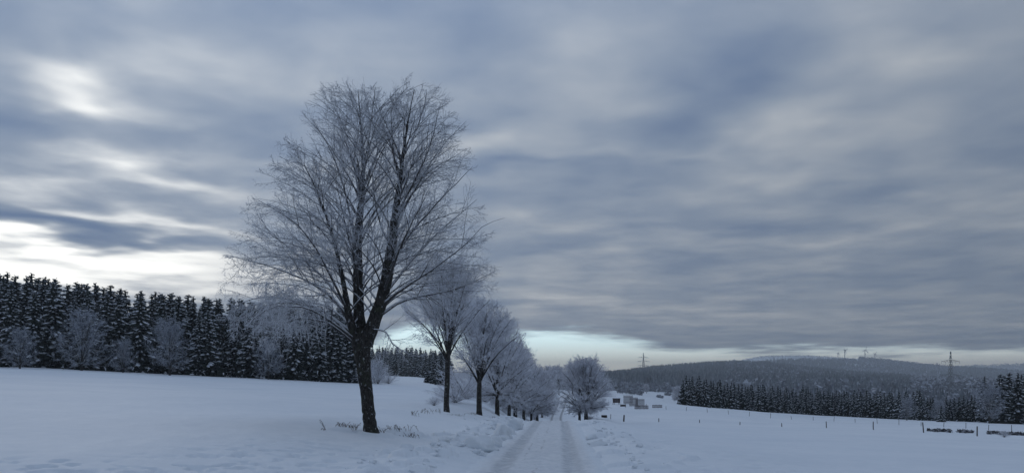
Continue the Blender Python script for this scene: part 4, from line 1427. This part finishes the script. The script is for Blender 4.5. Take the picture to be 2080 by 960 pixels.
# ============================================================ shed, slatted panels, clutter by the field gate
def box(name, mat, size, parent, loc, rotz=0, bevel=True):
    sx, sy, sz = [s * .5 for s in size]
    V = [(-sx, -sy, -sz), (sx, -sy, -sz), (sx, sy, -sz), (-sx, sy, -sz), (-sx, -sy, sz), (sx, -sy, sz), (sx, sy, sz), (-sx, sy, sz)]
    Q = [(0, 3, 2, 1), (4, 5, 6, 7), (0, 1, 5, 4), (1, 2, 6, 5), (2, 3, 7, 6), (3, 0, 4, 7)]
    return link(name, mesh_from(name, V, [Q], [mat], smooth=False), parent, loc, rotz)


def slat_panel(px, Y, w, h, n, label, rot, lift=0.0, cat='slatted panel'):
    x, y, z = at(px, Y)
    root = link('slatted_panel', None, loc=(x, y, z + lift), rotz=rot)
    tag(root, label, cat)
    proto = None
    for i in range(n):
        sx = -w / 2 + w * (i + .5) / n
        if proto is None:
            proto = box('slat', M_SLAT, (w / n * .62, .03, h), root, (sx, 0, h / 2))
        else:
            o = proto.copy(); COL.objects.link(o); o.location = (sx, 0, h / 2 + (.03 if i % 3 == 0 else -.02))
    for k_, zz in enumerate((.2, .8)):
        box('rail', M_SLAT, (w, .05, .09), root, (0, .045, h * zz))


slat_panel(1276, 172, 2.2, 1.9, 10, 'pale slatted panel behind the taller ones near the dark shed', .1, .1)
slat_panel(1287, 164, 2.0, 1.9, 9, 'darker slatted panel in the middle of the group beside the shed', .25)
slat_panel(1300, 160, 1.9, 1.8, 9, 'rightmost tall slatted panel of the group beside the shed', -.05)
slat_panel(1303, 153, 2.9, .75, 12, 'long low slatted panel in front of the tall panels', .12, .05)
slat_panel(1335, 155, 2.1, .62, 9, 'low slatted panel standing alone right of the panel group', .10, .25)

x, y, z = at(1252, 172)
root = link('field_shed', None, loc=(x, y, z), rotz=.2, scale=(.8, .8, .85))
tag(root, 'small dark timber shelter with snow on its roof beside the slatted panels', 'shed')
for i in range(7):
    box('plank', M_SHED, (.21, .04, 1.1), root, (-.72 + i * .24, -.6, 1.0 + .01 * (i % 2)))
box('side_wall', M_SHED, (.05, 1.15, 1.1), root, (-.85, 0, 1.0))
box('side_wall', M_SHED, (.05, 1.15, 1.1), root, (.87, 0, 1.0))
for sx in (-.82, .84):
    for sy in (-.52, .54):
        box('leg', M_SHED, (.1, .1, .46), root, (sx, sy, .215))
o = box('roof', M_SHED, (2.0, 1.5, .06), root, (0, 0, 1.60))
box('snow', M_CLUMP, (2.02, 1.52, .14), o, (0, 0, .102))


def log_heap(px, Y, n, label, w, lift=0.0):
    x, y, z = at(px, Y)
    root = link('log_heap', None, loc=(x, y, z + lift), rotz=.1)
    tag(root, label, 'log pile')
    for i in range(n):
        r_ = .11
        row_ = 0 if i < (n + 1) // 2 else 1
        col_ = i if row_ == 0 else i - (n + 1) // 2 + .5
        p = np.array([[-w / 2, col_ * .2, r_ + row_ * .18], [0, col_ * .2 + .01, r_ + row_ * .18], [w / 2, col_ * .2, r_ + row_ * .18]])
        V, Q = tubes(p[None], np.array([[r_, r_ * .95, r_ * .9]]), 7)
        link('log', mesh_from('log', V, [Q, np.arange(7)[None], np.arange(7)[None] + 14], [M_SHED], smooth=False), root)


log_heap(1266, 163, 5, 'low dark heap of logs on the snow just right of the dark shelter', 1.1)
log_heap(1228, 116, 5, 'small dark heap of logs at the left end of the nearer fence', .8)

# ============================================================ weeds in the snow
def weed(px, Y, h, n, spread, label, name='dry_weed', mat=None):
    x, y, z = at(px, Y)
    r2 = np.random.default_rng(int(px * 7 + Y))
    az = r2.random(n) * 6.28; L = h * (.45 + .6 * r2.random(n))
    b = np.stack([r2.normal(size=n) * spread, r2.normal(size=n) * spread * .5, np.full(n, -.04)], -1)
    lean = .25 + .35 * r2.random(n)
    s = np.linspace(0, 1, 5)[None, :, None]
    D = np.stack([np.cos(az) * lean, np.sin(az) * lean, np.ones(n)], -1)
    P1 = b[:, None] + D[:, None] * L[:, None, None] * s
    P1[..., 0] += (np.cos(az)[:, None] * L[:, None] * .25 * s[..., 0] ** 3)
    R1 = np.repeat(np.linspace(.007, .004, 5)[None], n, 0)
    P2, R2 = children(r2, P1, R1, 6, 3, 45, .32, .8, .004, up=.05, t0=.35, noise=.05, rmin=.005)
    root = link(name, None, loc=(x, y, z), rotz=0)
    tag(root, label, 'weed', 'dry weeds poking through the snow')
    V, Q = tubes(P1, R1, 3)
    link('stems', mesh_from('weed_stems', V, [Q], [M_STEM]), root)
    V, Q = tubes(P2, R2, 3)
    link('seed_heads', mesh_from('weed_heads', V, [Q], [M_STEM]), root)


weed(661, 24.0, .42, 2, .05, 'thin tall weed stem, leftmost near the foot of the big tree')
weed(655, 23.6, .12, 5, .10, 'low flattened weed tuft left of the thin tall stem')
weed(697, 24.6, .20, 16, .13, 'dense dark weed tuft left of the big tree foot')
weed(714, 24.6, .15, 8, .08, 'low weed tuft between the dense tuft and the big tree')
weed(720, 24.0, .34, 5, .06, 'slanting frosted weed just left of the big tree foot')
weed(772, 24.2, .16, 9, .10, 'short weeds hugging the right foot of the big tree')
weed(800, 26.5, .18, 10, .16, 'weed tuft on the snow mound right of the big tree, left side')
weed(815, 25.5, .20, 14, .20, 'broad weed tuft on the snow mound right of the big tree')
weed(832, 24.8, .20, 12, .14, 'weed tuft at the right end of the mound beside the big tree')
weed(842, 37, .3, 8, .12, 'lone weed tuft in the field between the two nearest trees')
weed(861, 40, .32, 12, .25, 'weeds left of the slender second roadside tree')
weed(884, 43, .25, 10, .3, 'weeds close to the left foot of the slender second tree')
weed(925, 43, .22, 12, .3, 'weeds right of the slender second roadside tree')
weed(957, 50, .25, 12, .3, 'weeds left of the third roadside tree foot')
weed(1000, 52, .2, 9, .3, 'weeds between the third and fourth roadside tree feet')

# ============================================================ pylons and wind turbines
def lattice_pylon(px, Y, H, arms, label, sink=0.0, base_z=None, r=.16):
    x = (px - CX) / F * Y
    z = base_z if base_z is not None else gz(x, Y)
    root = link('power_pylon', None, loc=(x, Y, z - sink), rotz=.15)
    tag(root, label, 'pylon', 'power pylons')
    segs = []
    def w(h): return np.interp(h, [0, H * .35, H * .8, H], [H * .085, H * .04, H * .018, .25])
    hs = np.linspace(0, H, 14)
    cs = [(-1, -1), (1, -1), (1, 1), (-1, 1)]
    for a, b in cs:
        segs += [((a * w(h0), b * w(h0), h0), (a * w(h1), b * w(h1), h1)) for h0, h1 in zip(hs[:-1], hs[1:])]
    for h0, h1 in zip(hs[:-1], hs[1:]):
        for i in range(4):
            a, b = cs[i], cs[(i + 1) % 4]
            segs.append(((a[0] * w(h0), a[1] * w(h0), h0), (b[0] * w(h1), b[1] * w(h1), h1)))
            segs.append(((b[0] * w(h0), b[1] * w(h0), h0), (a[0] * w(h1), a[1] * w(h1), h1)))
    P = np.array(segs)
    V, Q = tubes(P, np.full(P.shape[:2], r), 4)
    link('mast', mesh_from('mast', V, [Q], [M_STEEL], smooth=False), root)
    for f, half in arms:
        h = H * f; ww = w(h)
        for sgn in (-1, 1):
            sg = []
            tip = (sgn * half, 0, h)
            for b in (-1, 1):
                sg.append(((sgn * ww, b * ww, h - .2), tip)); sg.append(((sgn * ww, b * ww, h + H * .035), tip))
            for q in (.33, .66):
                for b in (-1, 1):
                    xx = sgn * (ww + (half - ww) * q)
                    sg.append(((xx, b * ww * (1 - q), h - .1), (xx, b * ww * (1 - q), h + H * .035 * (1 - q))))
            P = np.array(sg)
            V, Q = tubes(P, np.full(P.shape[:2], r * .9), 4)
            arm = link('cross_arm', mesh_from('cross_arm', V, [Q], [M_STEEL], smooth=False), root)
            ins = np.array([[(sgn * half * q, 0, h - .1), (sgn * half * q, 0, h - H * .045)] for q in ((.97, .55) if half > H * .12 else (.97,))])
            V, Q = tubes(ins, np.full(ins.shape[:2], r), 5)
            link('insulator', mesh_from('insulator', V, [Q], [M_STEEL], smooth=False), arm)


def ground_row(Y, row): return EYE - Y * (row - HR) / F
# left pylon: top row 716, hidden foot below row 757
Yp = 1700.0
lattice_pylon(1307, Yp, 52, [(.45, 13), (.64, 14), (.80, 12)], 'thin lattice power pylon rising behind the left end of the wooded ridge', base_z=ground_row(Yp, 716) - 52, r=.20)
Yp = 780.0
lattice_pylon(1931, Yp, 52, [(.30, 15), (.52, 13), (.80, 10.5)], 'lattice power pylon with wide arms standing before the hill on the right', base_z=ground_row(Yp, 713) - 52, r=.13)


def turbine(px, top_row, hub_row, Y, phase, label, rot):
    """hub where the photograph shows it; the tower foot goes down behind the crest"""
    x = (px - CX) / F * Y
    zh = ground_row(Y, hub_row)
    R = Y * (hub_row - top_row) / F
    H = 95.0
    root = link('wind_turbine', None, loc=(x, Y, zh - H), rotz=rot)
    tag(root, label, 'wind turbine', 'wind turbines on the big hill')
    V, Q = tubes(np.array([[(0, 0, 0), (0, 0, H * .5), (0, 0, H - 1.5)]]), np.array([[3.0, 2.3, 1.6]]), 10)
    link('tower', mesh_from('tower', V, [Q], [M_WHITE]), root)
    V, Q = tubes(np.array([[(0, -5, H), (0, -3.5, H), (0, 2, H), (0, 6, H), (0, 7, H)]]), np.array([[.3, 1.8, 2.2, 2.0, .4]]), 8)
    link('nacelle', mesh_from('nacelle', V, [Q], [M_WHITE]), root)
    V, Q = tubes(np.array([[(0, -7.4, H), (0, -6.6, H), (0, -5, H)]]), np.array([[.3, 1.4, 1.7]]), 8)
    hub = link('hub', mesh_from('hub', V, [Q], [M_WHITE]), root)
    for k_ in range(3):
        a = phase + k_ * 2 * math.pi / 3
        d = np.array([math.sin(a), 0, math.cos(a)])
        pts = np.array([np.array([0, -6.2, H]) + d * R * q for q in (.03, .2, .6, 1.0)])
        V, Q = tubes(pts[None], np.array([[1.4, 2.2, 1.6, .6]]), 5)
        V[:, 1] = -6.2 + (V[:, 1] + 6.2) * .45
        link('blade', mesh_from('blade', V, [Q], [M_WHITE]), hub)


turbine(1702, 712, 717, 4600, .3, 'faintest wind turbine on the hill, leftmost of the four', .4)
turbine(1716, 704, 711, 4200, .9, 'second wind turbine from the left on the hill crest', .3)
turbine(1757, 702, 711, 3900, .2, 'largest looking wind turbine on the hill crest, third from the left', .25)
turbine(1777, 711, 718, 4200, .6, 'wind turbine on the hill crest, rightmost of the four', .3)

# ============================================================ haze
hm = bpy.data.materials.new('haze')
hm.use_nodes = True
t = hm.node_tree
t.nodes.clear()
out = t.nodes.new('ShaderNodeOutputMaterial')
pv = t.nodes.new('ShaderNodeVolumePrincipled')
pv.inputs['Color'].default_value = (.82, .91, 1.0, 1)
pv.inputs['Density'].default_value = .00029
pv.inputs['Anisotropy'].default_value = .2
t.links.new(pv.outputs[0], out.inputs['Volume'])
V = [(-8200, -8200, -45), (8200, -8200, -45), (8200, 8200, -45), (-8200, 8200, -45), (-8200, -8200, 215), (8200, -8200, 215), (8200, 8200, 215), (-8200, 8200, 215)]
Q = [(0, 3, 2, 1), (4, 5, 6, 7), (0, 1, 5, 4), (1, 2, 6, 5), (2, 3, 7, 6), (3, 0, 4, 7)]
o = link('haze', mesh_from('haze', V, [Q], [hm], smooth=False))
tag(o, 'thin cold winter haze', kind='stuff')

zmin = min((o.matrix_world @ v.co).z for o in SC.objects if o.name == 'ground' for v in [min(o.data.vertices, key=lambda q: q.co.z)])
print('lowest ground', zmin, 'tris', sum(len(m_.polygons) for m_ in bpy.data.meshes) * 2)
